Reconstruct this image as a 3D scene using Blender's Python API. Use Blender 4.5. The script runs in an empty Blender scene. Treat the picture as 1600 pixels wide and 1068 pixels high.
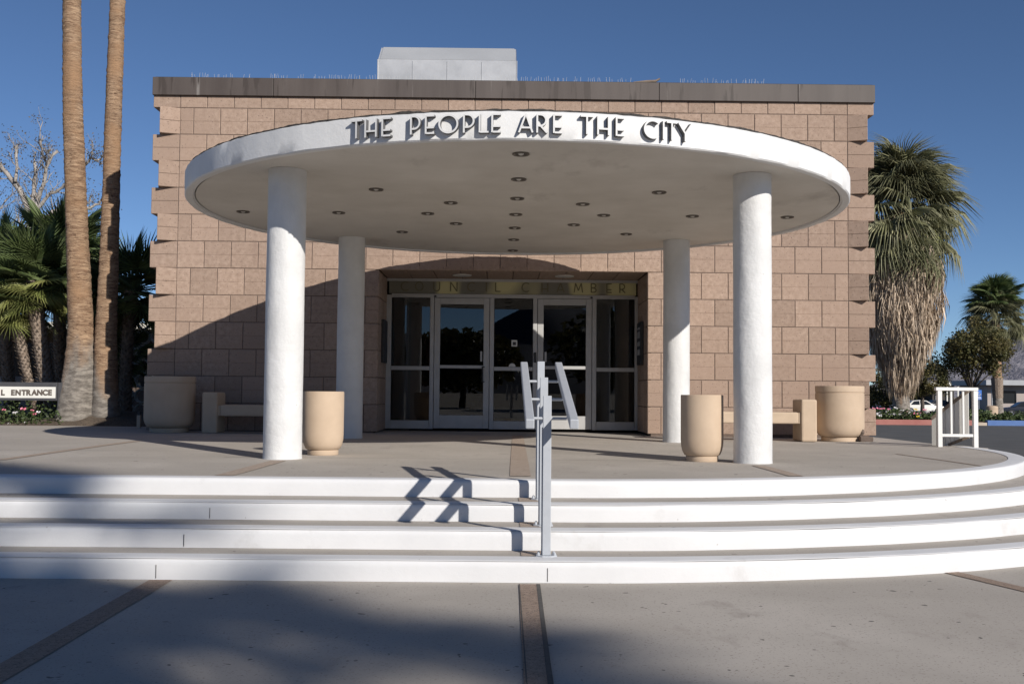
import bpy, bmesh, math, random
from mathutils import Vector, Matrix
import numpy as np
random.seed(7); np.random.seed(7)
S = bpy.context.scene
COL = S.collection
R_ = math.radians
# ---------------------------------------------------------------- camera
CX, CY, CZ, YAW, PIT, ROL, FPX = -0.1752, -16.1836, 0.5978, 0.0100, 0.0474, 0.0085, 1678.95
def ray(u, v):
    X, Y = u-800, v-534
    c, s = math.cos(ROL), math.sin(ROL); X, Y = c*X+s*Y, -s*X+c*Y
    x, uu = X/FPX, -Y/FPX
    c, s = math.cos(PIT), math.sin(PIT); y = c-s*uu; z = s+c*uu
    c, s = math.cos(YAW), math.sin(YAW); x, y = c*x+s*y, -s*x+c*y
    return Vector((x, y, z))
EYE = Vector((CX, CY, CZ))
def onz(u, v, z): r = ray(u, v); return EYE+r*((z-CZ)/r.z)
def ony(u, v, y): r = ray(u, v); return EYE+r*((y-CY)/r.y)
cam_d = bpy.data.cameras.new('camera'); cam = bpy.data.objects.new('camera', cam_d); COL.objects.link(cam)
fw = ray(800, 534).normalized(); rt = (ray(801, 534)-ray(800, 534)).normalized(); up = rt.cross(fw)
m = Matrix((rt, up, -fw)).transposed().to_4x4(); m.translation = EYE; cam.matrix_world = m
cam_d.sensor_fit = 'HORIZONTAL'; cam_d.sensor_width = 36; cam_d.lens = FPX*36/1600; cam_d.clip_end = 20000; cam_d.clip_start = .05
S.camera = cam
# ---------------------------------------------------------------- light
AZ, EL = R_(35.75), R_(26.7)
SUN = Vector((math.sin(AZ)*math.cos(EL), -math.cos(AZ)*math.cos(EL), math.sin(EL)))
w = bpy.data.worlds.new('World'); S.world = w; w.use_nodes = True
nt = w.node_tree; bgn = nt.nodes['Background']
sky = nt.nodes.new('ShaderNodeTexSky'); sky.sky_type = 'NISHITA'; sky.sun_disc = False
sky.sun_elevation = EL; sky.sun_rotation = math.atan2(SUN.x, SUN.y)
sky.altitude = 0; sky.air_density = 0.6; sky.dust_density = 0.0; sky.ozone_density = 4.7
nt.links.new(sky.outputs[0], bgn.inputs[0]); bgn.inputs[1].default_value = 0.075
sl = bpy.data.lights.new('sun', 'SUN'); so = bpy.data.objects.new('sun', sl); COL.objects.link(so)
sl.energy = 4.6; sl.angle = R_(.53); sl.color = (1, .945, .87)
so.rotation_euler = (-SUN).to_track_quat('-Z', 'Y').to_euler(); so.location = SUN*60
S.view_settings.view_transform = 'Standard'; S.view_settings.look = 'None'
S.view_settings.exposure = 0.22; S.view_settings.gamma = 1
# ---------------------------------------------------------------- materials
def N(t, kind, **kw):
    n = t.nodes.new('ShaderNode'+kind)
    for k, v in kw.items(): setattr(n, k, v)
    return n
def mix(t, fac, a, b, mode='MIX'):
    n = N(t, 'MixRGB', blend_type=mode)
    for i, x in enumerate((fac, a, b)):
        if hasattr(x, 'is_linked') or isinstance(x, bpy.types.NodeSocket): t.links.new(x, n.inputs[i])
        elif i == 0: n.inputs[0].default_value = x
        else: n.inputs[i].default_value = (*x, 1) if len(x) == 3 else x
    return n.outputs[0]
def ramp(t, x, a, b):
    n = N(t, 'MapRange'); n.clamp = True
    t.links.new(x, n.inputs[0]); n.inputs[1].default_value = a; n.inputs[2].default_value = b
    return n.outputs[0]
def noise(t, vec, scale, detail=5, rough=.6, dist=0):
    n = N(t, 'TexNoise'); n.inputs['Scale'].default_value = scale; n.inputs['Detail'].default_value = detail
    n.inputs['Roughness'].default_value = rough; n.inputs['Distortion'].default_value = dist
    if vec is not None: t.links.new(vec, n.inputs['Vector'])
    return n.outputs[0]
def scaled(t, vec, s):
    n = N(t, 'VectorMath', operation='MULTIPLY'); t.links.new(vec, n.inputs[0]); n.inputs[1].default_value = s
    return n.outputs[0]
def mk(name):
    mt = bpy.data.materials.new(name); mt.use_nodes = True
    t = mt.node_tree; b = t.nodes['Principled BSDF']
    g = N(t, 'NewGeometry')
    return mt, t, b, g.outputs['Position'], g
def surf(name, c1, c2, sc=3.0, rough=.8, bump=.3, bsc=60., dark=None, dsc=120., dth=.66, rand=0, stretch=None, big=None, metal=0, bdist=.004, stain=None, island=0, spec=None, spots=None):
    mt, t, b, pos, g = mk(name)
    v = scaled(t, pos, stretch) if stretch else pos
    col = mix(t, ramp(t, noise(t, v, sc), .3, .7), c1, c2)
    if big: col = mix(t, ramp(t, noise(t, pos, big[0], 3), .42, .68), col, big[1])
    if stain:   # vertical or patchy marks of their own shape
        col = mix(t, ramp(t, noise(t, scaled(t, pos, stain[1]), stain[0], 6, .65), stain[3], stain[3]+.12), col, stain[2])
    if dark: col = mix(t, ramp(t, noise(t, v, dsc, 3), dth, dth+.07), col, dark)
    if spots: col = mix(t, ramp(t, noise(t, pos, spots[0], 1, .4), spots[1], spots[1]+.02), col, spots[2])
    if rand:
        o = N(t, 'ObjectInfo'); r = N(t, 'MapRange'); t.links.new(o.outputs['Random'], r.inputs[0]); r.inputs[3].default_value = 1-rand; r.inputs[4].default_value = 1+rand
        col = mix(t, 1., col, r.outputs[0], 'MULTIPLY')
    if island:
        r = N(t, 'MapRange'); t.links.new(g.outputs['Random Per Island'], r.inputs[0]); r.inputs[3].default_value = 1-island; r.inputs[4].default_value = 1+island
        col = mix(t, 1., col, r.outputs[0], 'MULTIPLY')
    t.links.new(col, b.inputs['Base Color']); b.inputs['Roughness'].default_value = rough; b.inputs['Metallic'].default_value = metal
    if spec is not None: b.inputs['Specular IOR Level'].default_value = spec
    if bump:
        bn = N(t, 'Bump'); bn.inputs['Strength'].default_value = bump; bn.inputs['Distance'].default_value = bdist
        t.links.new(noise(t, v, bsc, 6, .7), bn.inputs['Height']); t.links.new(bn.outputs[0], b.inputs['Normal'])
    return mt
M = {}
M['block'] = surf('concrete_block_pink', (.27, .19, .142), (.40, .295, .23), 16, .95, 1., 60, dark=(.13, .088, .066), dsc=40, dth=.615, rand=.11, bdist=.008, big=(.7, (.315, .225, .172)), stain=(2.2, (1, 1, .3), (.27, .19, .148), .62))
M['mortar_and_shade'] = surf('raked_mortar_and_wall_shade', (.10, .075, .06), (.15, .11, .09), 20, .95, .5, 80)
M['white'] = surf('white_stucco', (.70, .70, .695), (.63, .63, .625), 2.5, .75, .5, 20, dark=(.5, .49, .47), dsc=38, dth=.74, bdist=.007)
M['column'] = surf('white_painted_concrete', (.65, .65, .645), (.55, .55, .545), 3, .75, .65, 11, dark=(.40, .39, .37), dsc=16, dth=.72, bdist=.014, stain=(1.6, (1.2, 1.2, .25), (.62, .61, .59), .66))
M['soffit'] = surf('soffit_plaster', (.66, .63, .58), (.55, .52, .47), 1.3, .85, .25, 30, stain=(1.1, (1, .45, 1), (.46, .43, .39), .6))
M['paint'] = surf('white_step_paint', (.63, .63, .635), (.58, .58, .585), 3, .6, .35, 30, dark=(.33, .32, .31), dsc=11, dth=.745, stain=(2.5, (1, 1, .8), (.52, .515, .51), .60), spots=(31, .80, (.42, .41, .40)))
M['concrete'] = surf('plaza_concrete', (.35, .315, .275), (.43, .39, .345), 1.1, .85, .35, 140, dark=(.22, .195, .168), dsc=85, dth=.60, big=(.45, (.33, .298, .26)), stain=(3.2, (1, .5, 1), (.31, .275, .24), .60), bdist=.002, spots=(17, .765, (.10, .09, .08)))
M['aggregate'] = surf('exposed_aggregate', (.24, .17, .125), (.36, .27, .21), 30, .95, 1., 160, dark=(.10, .07, .05), dsc=120, dth=.56, bdist=.006)
M['aggregate_worn'] = surf('worn_aggregate', (.29, .225, .175), (.39, .315, .255), 30, .95, .8, 160, dark=(.18, .13, .10), dsc=120, dth=.6, bdist=.004)
M['joint'] = surf('dark_joint', (.06, .055, .05), (.09, .082, .074), 30, .95, .3)
M['asphalt'] = surf('asphalt', (.055, .055, .055), (.085, .083, .08), 1.5, .9, .4, 80, dark=(.03, .03, .03), dsc=140, dth=.6)
M['sand'] = surf('desert_ground', (.30, .25, .19), (.24, .20, .15), .05, .95, 0)
M['soil'] = surf('soil', (.085, .062, .045), (.13, .098, .07), 6, .95, 1., 40, dark=(.04, .03, .022), dsc=30, dth=.58, bdist=.03)
M['fascia'] = surf('weathered_metal_fascia', (.06, .046, .040), (.095, .077, .068), 2.5, .6, .15, 8, stretch=(1, 1, .12), rand=.12, stain=(9, (1, 1, .05), (.21, .19, .175), .64), dark=(.05, .038, .032), dsc=9, dth=.58)
M['gal'] = surf('galvanised_duct', (.33, .34, .36), (.42, .43, .45), 4, .55, .1, 20, metal=.2, stain=(6, (1, 1, .1), (.55, .55, .56), .66))
M['tar'] = surf('roof_tar', (.03, .028, .027), (.06, .055, .05), 20, .9, .8, 40, bdist=.02)
M['alu'] = surf('aluminium_frame', (.40, .395, .385), (.46, .455, .445), 6, .45, .1, 80, metal=.2)
M['steel'] = surf('grey_rail_paint', (.37, .39, .42), (.41, .43, .46), 20, .45, .08, 90)
M['letter'] = surf('white_metal_letter', (.46, .455, .45), (.40, .395, .39), 20, .5, .1, 60)
M['return'] = surf('shade_toned_letter_return', (.09, .09, .092), (.11, .11, .112), 20, .6, 0)  # letter sides coloured dark to stand in for their shade
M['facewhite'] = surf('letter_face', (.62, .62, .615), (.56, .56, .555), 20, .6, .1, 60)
M['planter'] = surf('tan_precast', (.44, .335, .24), (.50, .385, .28), 4, .8, .35, 90, dark=(.36, .25, .17), dsc=60, dth=.72, stain=(2.5, (1, 1, .25), (.47, .335, .225), .64))
M['bench'] = surf('tan_precast_bench', (.44, .34, .245), (.50, .39, .285), 5, .85, .3, 120, dark=(.3, .22, .15), dsc=60, dth=.7)
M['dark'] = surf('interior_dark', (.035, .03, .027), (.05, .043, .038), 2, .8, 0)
M['red_wall'] = surf('interior_red_panel', (.12, .03, .02), (.15, .04, .025), 2, .7, 0)
M['curtain'] = surf('interior_blind', (.20, .18, .155), (.25, .225, .195), 2, .8, 0)
M['bulb'] = surf('lamp_glass', (.6, .58, .54), (.5, .48, .45), 5, .3, 0)
M['rim'] = surf('lamp_rim', (.10, .085, .07), (.14, .12, .10), 9, .5, 0)
M['black'] = surf('black_metal', (.02, .02, .022), (.03, .03, .032), 9, .5, 0)
M['signdark'] = surf('dark_sign_frame', (.05, .05, .055), (.065, .065, .07), 9, .6, .1)
M['signwhite'] = surf('sign_face', (.66, .65, .60), (.72, .71, .66), 3, .5, 0)
M['signletter'] = surf('sign_letter_brown', (.10, .08, .065), (.12, .095, .08), 9, .6, 0)
M['bronze'] = surf('bronze_letter', (.135, .118, .06), (.165, .145, .075), 9, .5, 0)
M['railwhite'] = surf('white_guard_paint', (.72, .71, .69), (.64, .63, .61), 5, .6, .15, 40)
M['boards'] = surf('grey_board_paint', (.54, .52, .48), (.64, .62, .58), 5, .75, .3, 50, stretch=(1, 1, .1), rand=.10)
M['wood'] = surf('weathered_wood', (.16, .12, .09), (.22, .17, .13), 12, .9, .5, 60)
M['kerb_red'] = surf('red_kerb', (.30, .105, .09), (.36, .15, .125), 3, .8, .2)
M['kerb_blue'] = surf('blue_kerb', (.07, .14, .34), (.10, .18, .38), 3, .8, .2)
M['kerb_tan'] = surf('bare_kerb', (.50, .42, .33), (.44, .37, .29), 3, .8, .2)
M['mount'] = surf('hazy_far_rock', (.33, .31, .335), (.21, .20, .235), .018, 1, 1., .012, bdist=60, big=(.004, (.30, .285, .31)))  # distance haze put into the pale rock colour
M['mount_dark'] = surf('dark_rock', (.05, .055, .075), (.08, .08, .10), .006, 1, 0)  # dark bluish rock for the foothills
M['roofgrey'] = surf('grey_metal_roof', (.30, .31, .325), (.36, .37, .385), 1, .6, 0)
M['wall_far'] = surf('far_stucco', (.33, .29, .27), (.40, .35, .32), .4, .9, 0)
M['cream'] = surf('cream_trim', (.55, .53, .46), (.48, .46, .40), 2, .7, 0)
M['breeze'] = surf('breeze_block', (.62, .60, .55), (.52, .50, .45), 6, .85, .3, 80)
M['tyre'] = surf('tyre', (.02, .02, .02), (.03, .03, .03), 8, .8, 0)
M['rimmetal'] = surf('wheel_rim', (.4, .4, .42), (.45, .45, .47), 8, .35, 0, metal=.8)
M['carwhite'] = surf('white_car_paint', (.74, .72, .66), (.76, .74, .68), 1, .3, 0)
M['cardark'] = surf('dark_car_paint', (.02, .022, .03), (.025, .027, .035), 1, .25, 0)
M['carblue'] = surf('blue_car_paint', (.03, .06, .16), (.035, .065, .17), 1, .3, 0)
M['carglass'] = surf('car_glass', (.015, .018, .02), (.02, .022, .025), 1, .08, 0)
M['redlamp'] = surf('tail_lamp', (.4, .02, .02), (.45, .03, .03), 1, .3, 0)
M['signblue'] = surf('sign_blue', (.03, .14, .50), (.035, .15, .52), 1, .4, 0)
M['pink'] = surf('pink_petals', (.65, .16, .26), (.72, .28, .36), 30, .8, 0, island=.2)
M['whitef'] = surf('white_petals', (.72, .70, .68), (.6, .58, .6), 30, .8, 0)
M['yellow'] = surf('yellow_petals', (.75, .50, .02), (.8, .6, .05), 30, .8, 0)
def leafmat(name, c1, c2, isl=.35, rand=.2, trans=.25, sc=2.):
    mt, t, b, pos, g = mk(name)
    col = mix(t, ramp(t, noise(t, pos, sc, 3), .35, .65), c1, c2)
    r = N(t, 'MapRange'); t.links.new(g.outputs['Random Per Island'], r.inputs[0]); r.inputs[3].default_value = 1-isl; r.inputs[4].default_value = 1+isl
    col = mix(t, 1., col, r.outputs[0], 'MULTIPLY')
    o = N(t, 'ObjectInfo'); r = N(t, 'MapRange'); t.links.new(o.outputs['Random'], r.inputs[0]); r.inputs[3].default_value = 1-rand; r.inputs[4].default_value = 1+rand
    col = mix(t, 1., col, r.outputs[0], 'MULTIPLY')
    t.links.new(col, b.inputs['Base Color']); b.inputs['Roughness'].default_value = .55; b.inputs['Specular IOR Level'].default_value = .35
    tr = N(t, 'BsdfTranslucent'); t.links.new(col, tr.inputs[0]); mx = N(t, 'MixShader'); mx.inputs[0].default_value = trans
    out = [n for n in t.nodes if n.type == 'OUTPUT_MATERIAL'][0]
    t.links.new(b.outputs[0], mx.inputs[1]); t.links.new(tr.outputs[0], mx.inputs[2]); t.links.new(mx.outputs[0], out.inputs[0])
    return mt
M['frond'] = leafmat('fan_leaf', (.085, .125, .045), (.15, .19, .07), .3, .28)
M['frond_yellow'] = leafmat('fan_leaf_yellowing', (.16, .19, .055), (.25, .25, .085), .3, .2)
M['frond_grey'] = leafmat('fan_leaf_grey', (.16, .165, .085), (.27, .26, .15), .3, .25)
M['thatch'] = leafmat('dead_frond_thatch', (.31, .235, .165), (.48, .385, .29), .45, .1, .1, 3)
M['tree'] = leafmat('olive_leaf', (.075, .078, .026), (.15, .12, .045), .45, .1, .2, 1.2)
M['hedge'] = leafmat('hedge_leaf', (.04, .065, .022), (.085, .11, .04), .45, .1, .2, 4)
M['sparse'] = leafmat('sycamore_leaf', (.10, .085, .06), (.16, .13, .09), .4, .1, .3, 3)
M['sycbark'] = surf('pale_sycamore_bark', (.40, .37, .34), (.20, .175, .155), 3, .9, .4, 20)
M['darkbark'] = surf('dark_bark', (.07, .055, .045), (.11, .09, .075), 8, .95, .6, 30)
M['boots'] = surf('leaf_base_stubs', (.13, .095, .07), (.30, .24, .19), 12, .95, .5, 50, island=.45)
def trunkmat():
    mt, t, b, pos, g = mk('palm_trunk_bark')
    v = scaled(t, pos, (1, 1, 6))
    n1 = noise(t, v, 4.2, 8, .72, 1.2)
    col = mix(t, ramp(t, n1, .36, .66), (.15, .082, .046), (.50, .345, .22))
    col = mix(t, ramp(t, noise(t, scaled(t, pos, (1, 1, 3)), 9, 6, .75, .8), .56, .64), col, (.085, .042, .024))
    col = mix(t, ramp(t, noise(t, pos, 1.3, 4), .5, .66), col, (.34, .205, .115))
    sx = N(t, 'SeparateXYZ'); t.links.new(pos, sx.inputs[0])
    nz = noise(t, scaled(t, pos, (1.6, 1.6, .35)), 1.5, 3)
    nm = N(t, 'Math', operation='MULTIPLY'); nm.inputs[1].default_value = 2.6; t.links.new(nz, nm.inputs[0]); nz = nm.outputs[0]
    ad = N(t, 'MathNode') if False else N(t, 'Math', operation='ADD'); t.links.new(sx.outputs[2], ad.inputs[0]); t.links.new(nz, ad.inputs[1])
    col = mix(t, ramp(t, ad.outputs[0], 2.5, 1.9), col, mix(t, ramp(t, noise(t, scaled(t, pos, (1, 1, 2.5)), 6, 6), .4, .62), (.16, .14, .12), (.33, .295, .255)))
    t.links.new(col, b.inputs['Base Color']); b.inputs['Roughness'].default_value = .95
    bn = N(t, 'Bump'); bn.inputs['Strength'].default_value = 1.; bn.inputs['Distance'].default_value = .035
    t.links.new(noise(t, v, 6, 8, .78, .9), bn.inputs['Height']); t.links.new(bn.outputs[0], b.inputs['Normal'])
    return mt
M['trunk'] = trunkmat()
def glassmat():
    mt, t, b, pos, g = mk('door_glass')
    t.nodes.remove(b)
    tr = N(t, 'BsdfTransparent'); tr.inputs[0].default_value = (.55, .56, .56, 1)
    gl = N(t, 'BsdfGlossy'); gl.inputs['Roughness'].default_value = 0.0; gl.inputs[0].default_value = (.95, .97, 1, 1)
    fr = N(t, 'Fresnel'); fr.inputs[0].default_value = 1.5
    mm = N(t, 'Math', operation='MULTIPLY'); mm.inputs[1].default_value = 1.15; t.links.new(fr.outputs[0], mm.inputs[0])
    mx = N(t, 'MixShader'); t.links.new(mm.outputs[0], mx.inputs[0]); t.links.new(tr.outputs[0], mx.inputs[1]); t.links.new(gl.outputs[0], mx.inputs[2])
    out = [n for n in t.nodes if n.type == 'OUTPUT_MATERIAL'][0]; t.links.new(mx.outputs[0], out.inputs[0])
    return mt
M['glass'] = glassmat()
def litpanel():
    mt, t, b, pos, g = mk('yellowed_light_panel')
    f = ramp(t, noise(t, scaled(t, pos, (1, 1, .3)), 1.9, 1, .3), .48, .56)
    col = mix(t, f, (.19, .18, .14), (.42, .38, .22))  # backlit patches painted into the panel colour as well as its glow
    t.links.new(col, b.inputs['Base Color']); b.inputs['Roughness'].default_value = .35
    em = mix(t, f, (.0, .0, .0), (.62, .52, .20)); t.links.new(em, b.inputs['Emission Color']); b.inputs['Emission Strength'].default_value = .03
    return mt
M['litpanel'] = litpanel()
# ---------------------------------------------------------------- mesh helpers
class MB:
    def __init__(s): s.v = []; s.f = []
    def add(s, v, f):
        o = len(s.v); s.v += [tuple(p) for p in v]; s.f += [tuple(i+o for i in q) for q in f]; return s
    def box(s, x0, y0, z0, x1, y1, z1):
        return s.add([(x0, y0, z0), (x1, y0, z0), (x1, y1, z0), (x0, y1, z0), (x0, y0, z1), (x1, y0, z1), (x1, y1, z1), (x0, y1, z1)],
                     [(0, 3, 2, 1), (4, 5, 6, 7), (0, 1, 5, 4), (1, 2, 6, 5), (2, 3, 7, 6), (3, 0, 4, 7)])
    def prism(s, poly, z0, z1):   # plan polygon counter-clockwise
        n = len(poly); v = [(x, y, z0) for x, y in poly]+[(x, y, z1) for x, y in poly]
        return s.add(v, [tuple(range(n-1, -1, -1)), tuple(range(n, 2*n))]+[(i, (i+1) % n, n+(i+1) % n, n+i) for i in range(n)])
    def lathe(s, prof, seg=40, c=(0, 0, 0), close=True):
        v = []; f = []; n = len(prof)
        for i in range(seg):
            a = 2*math.pi*i/seg
            for r, z in prof: v.append((c[0]+r*math.cos(a), c[1]+r*math.sin(a), c[2]+z))
        for i in range(seg):
            j = (i+1) % seg
            for k in range(n-1): f.append((i*n+k, j*n+k, j*n+k+1, i*n+k+1))
        if close:
            f.append(tuple(i*n for i in range(seg-1, -1, -1))); f.append(tuple(i*n+n-1 for i in range(seg)))
        return s.add(v, f)
    def tube(s, pts, rad, seg=10, cap=True):
        pts = [Vector(p) for p in pts]; n = len(pts)
        rad = rad if isinstance(rad, (list, tuple)) else [rad]*n
        v = []; f = []
        d0 = (pts[1]-pts[0]).normalized(); a = d0.orthogonal().normalized()
        for i, p in enumerate(pts):
            d = (pts[min(i+1, n-1)]-pts[max(i-1, 0)]).normalized()
            a = (a-d*a.dot(d)).normalized(); b = d.cross(a)
            for k in range(seg):
                t = 2*math.pi*k/seg; v.append(p+(a*math.cos(t)+b*math.sin(t))*rad[i])
        for i in range(n-1):
            for k in range(seg): f.append((i*seg+k, i*seg+(k+1) % seg, (i+1)*seg+(k+1) % seg, (i+1)*seg+k))
        if cap: f.append(tuple(range(seg-1, -1, -1))); f.append(tuple((n-1)*seg+k for k in range(seg)))
        return s.add(v, f)
    def bar(s, p, q, w, h, upv=(0, 0, 1)):   # rectangular bar p->q
        p, q = Vector(p), Vector(q); d = (q-p).normalized(); u = Vector(upv); x = d.cross(u).normalized()*w/2; y = x.cross(d).normalized()*h/2
        v = [p-x-y, p+x-y, p+x+y, p-x+y, q-x-y, q+x-y, q+x+y, q-x+y]
        return s.add(v, [(0, 1, 2, 3), (7, 6, 5, 4), (1, 0, 4, 5), (2, 1, 5, 6), (3, 2, 6, 7), (0, 3, 7, 4)])
    def mesh(s, name, mat, smooth=False, bevel=0, bseg=2):
        me = bpy.data.meshes.new(name); me.from_pydata(s.v, [], s.f)
        bm = bmesh.new(); bm.from_mesh(me)
        if bevel:
            bmesh.ops.remove_doubles(bm, verts=bm.verts, dist=1e-5)
            es = [e for e in bm.edges if len(e.link_faces) == 2 and e.calc_face_angle(0) > .5]
            bmesh.ops.bevel(bm, geom=es, offset=bevel, segments=bseg, profile=.5, affect='EDGES', clamp_overlap=True)
        bmesh.ops.recalc_face_normals(bm, faces=bm.faces); bm.to_mesh(me); bm.free()
        me.materials.append(M[mat] if isinstance(mat, str) else mat)
        if smooth:
            me.polygons.foreach_set('use_smooth', [True]*len(me.polygons))
            if smooth != 'all': me.set_sharp_from_angle(angle=R_(40))
        me.update(); return me
    def build(s, name, mat, parent=None, smooth=False, bevel=0, loc=None, bseg=2):
        return put(name, s.mesh(name, mat, smooth, bevel, bseg), parent, loc)
def put(name, me, parent=None, loc=None, rot=None, scale=None):
    o = bpy.data.objects.new(name, me); COL.objects.link(o)
    if parent is not None: o.parent = parent
    if loc is not None: o.location = loc
    if rot is not None: o.rotation_euler = rot
    if scale is not None: o.scale = scale
    return o
def tag(o, label, cat, group=None):
    o['label'] = label; o['category'] = cat
    if group: o['group'] = group
    return o
def thing(name, label, cat, loc=(0, 0, 0), rz=0, group=None):
    o = bpy.data.objects.new(name, None); COL.objects.link(o); o.location = loc; o.rotation_euler = (0, 0, rz); o.empty_display_size = .2
    return tag(o, label, cat, group)
def struct(o): o['kind'] = 'structure'; return o
def stuff(o): o['kind'] = 'stuff'; return o
def copy_tree(o, parent=None):
    c = o.copy(); COL.objects.link(c)
    if parent is not None: c.parent = parent
    for ch in list(o.children): copy_tree(ch, c)
    return c
# ---------------------------------------------------------------- levels
Z0 = -.027
ZL = [-.027, -.145, -.2575, -.376, -.498]
ZG = ZL[4]
def sstep(a, b, x): t = min(1, max(0, (x-a)/(b-a))); return t*t*(3-2*t)
def gz(x, y):
    e = sstep(-8.0, -3.5, y)
    if x > 0: e *= sstep(.15, 1.6, 5.56-math.hypot(x-.13, min(0, y+2.94)))
    return Z0-.0042*max(-7, min(7, x))*e
# ---------------------------------------------------------------- ground
def sheet(name, poly, z, mat):
    mb = MB(); mb.add([(x, y, z) for x, y in poly], [tuple(range(len(poly)))]); return struct(mb.build(name, mat))
sheet('ground', [(-9000, -9000), (9000, -9000), (9000, 9000), (-9000, 9000)], ZG-.72, 'sand')
pl = MB(); pl.box(-45, -60, ZG-.3, 30, -1.5, ZG); struct(pl.build('plaza', 'concrete'))
rd = MB(); rd.box(5.2, -1.5, ZG-.3, 120, 25.55, ZG-.012); struct(rd.build('road', 'asphalt'))
sheet('parking_lot', [(-30, 40), (160, 40), (160, 240), (-30, 240)], ZG-.70, 'asphalt')
lv = MB(); lv.box(-60, 1.4, ZG-.3, 5.2, 60, Z0-.06); struct(lv.build('garden_ground', 'soil'))
bd = MB(); bd.box(5.2, 25.7, ZG-.3, 120, 40, ZG+.13); struct(bd.build('verge', 'soil'))
# steps and platform: straight on one side, round on the other
AC = (.13, -2.94); RAD = [5.56, 6.06, 6.54, 6.97]
def edge_path(r, x_end=-16.):
    pts = []
    y = AC[1]-r; x = AC[0]
    n = 16
    for i in range(n): t = i/n; xx = x_end+(x-x_end)*t; pts.append((xx, y-.012*(xx-x)))
    for i in range(61):
        a = R_(-90+92*i/60); pts.append((AC[0]+r*math.cos(a), AC[1]+r*math.sin(a)))
    return pts
def offset_path(p, d):   # positive = outward (towards the viewer side)
    o = []
    for i, (x, y) in enumerate(p):
        a = p[max(0, i-1)]; b = p[min(len(p)-1, i+1)]; dx, dy = b[0]-a[0], b[1]-a[1]; L = math.hypot(dx, dy)
        o.append((x+dy/L*d, y-dx/L*d))
    return o
steps = bpy.data.objects.new('entry_steps', None); COL.objects.link(steps); struct(steps)
for k in range(4):
    P = edge_path(RAD[k]); z = ZL[k]; zb = ZL[k+1]
    mb = MB()
    if k == 0:   # platform surface with a slight fall for drainage, as a grid strip fan
        back = [(-16, 1.45), (5.35, 1.45)]
        inner = offset_path(P, -.10)
        rows = 26; v = []; f = []; n = len(inner)
        for i, (x, y) in enumerate(inner):
            tx = min(x, 5.5); ty = 1.45 if x < 5.3 else 1.45
            for j in range(rows+1):
                t = j/rows; xx = x+(tx-x)*t; yy = y+(ty-y)*t; v.append((xx, yy, gz(xx, yy)))
        for i in range(n-1):
            for j in range(rows): f.append((i*(rows+1)+j, (i+1)*(rows+1)+j, (i+1)*(rows+1)+j+1, i*(rows+1)+j+1))
        mb.add(v, f)
        o = mb.build('platform', 'concrete', steps)
        sk = MB(); sk.box(5.38, -3.0, ZG, 5.56, 1.45, -.10); sk.build('platform_side', 'concrete', steps)
    else:
        a = P; b = offset_path(P, -.75); n = len(a)
        mb.add([(x, y, z) for x, y in a]+[(x, y, z) for x, y in b], [(i, i+1, n+i+1, n+i) for i in range(n-1)])
        o = mb.build('step', 'concrete', steps)
    # painted nosing and riser, rounded at the edge
    w_ = .175
    prof = [(-w_, .001), (-w_+.004, .005), (-.022, .005), (-.010, .003), (-.002, -.005), (.003, -.016), (.005, -.035), (.005, zb-z+.001)]
    v = []; f = []; n = len(P); q = len(prof)
    for d, dz in prof: pass
    offs = [offset_path(P, d) for d, dz in prof]
    for i in range(n):
        for j in range(q):
            x, y = offs[j][i]; wob = .0045*math.sin(x*3.1+k)+.003*math.sin(x*8.3+k*2)
            v.append((x, y+(wob if j > 2 else 0), z+prof[j][1]))
    for i in range(n-1):
        for j in range(q-1): f.append((i*q+j, i*q+j+1, (i+1)*q+j+1, (i+1)*q+j))
    MB().add(v, f).build('painted_nosing', 'paint', o, smooth=True)
    # hairline joints in the riser at the aggregate strips
    xl_ = onz((380, 310, 277, 241)[k], (765, 805, 845, 890)[k], (z+zb)/2).x
    for xj in (.12-.005*k, )+((xl_, ) if k else ()):
        yj = AC[1]-RAD[k]-.012*(xj-AC[0])-.006
        MB().box(xj-.0013, yj-.0022, zb+.01, xj+.0013, yj+.01, z-.035).build('riser_joint', 'joint', o)
# exposed aggregate strips, radiating from the canopy centre
def strip(a, b, w, zf, name='paving_strip', lift=.004, mat='aggregate'):
    a = Vector((a[0], a[1])); b = Vector((b[0], b[1])); n = 14; d = (b-a).normalized(); s = Vector((-d.y, d.x))*w/2
    v = []; f = []
    for i in range(n+1):
        p = a+(b-a)*i/n; j1 = random.uniform(-1, 1)*w*.02; j2 = random.uniform(-1, 1)*w*.02
        for q in (p+s*(1+j1/w), p-s*(1+j2/w)): v.append((q.x, q.y, zf(q.x, q.y)+lift))
    for i in range(n): f.append((2*i, 2*i+1, 2*i+3, 2*i+2))
    return struct(MB().add(v, f).build(name, mat))
fg = lambda x, y: ZG
def gp(u, v): p = onz(u, v, ZG); return (p.x, p.y)
def pp(u, v): p = onz(u, v, Z0); return (p.x, p.y)
def ext(a, b, t): return (a[0]+(b[0]-a[0])*t, a[1]+(b[1]-a[1])*t)
a, b = gp(826, 913), gp(842, 1068); strip(a, ext(a, b, 3), .115, fg)
a2, b2 = gp(841, 913), gp(860, 1068); strip(a2, ext(a2, b2, 3), .022, fg, 'paving_joint', .005, 'joint')
a2, b2 = gp(811.5, 913), gp(823, 1068); strip(a2, ext(a2, b2, 3), .006, fg, 'paving_joint', .005, 'joint')
a, b = gp(252, 906), gp(0, 1052); strip(a, ext(a, b, 3), .13, fg)
a, b = gp(1482, 893), gp(1600, 921); strip(a, ext(a, b, 3), .11, fg)
a, b = pp(809, 680), pp(813, 744); strip(a, b, .16, gz, mat='aggregate_worn')
a, b = pp(435, 720), pp(350, 743); strip(a, b, .14, gz, mat='aggregate_worn')
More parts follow.
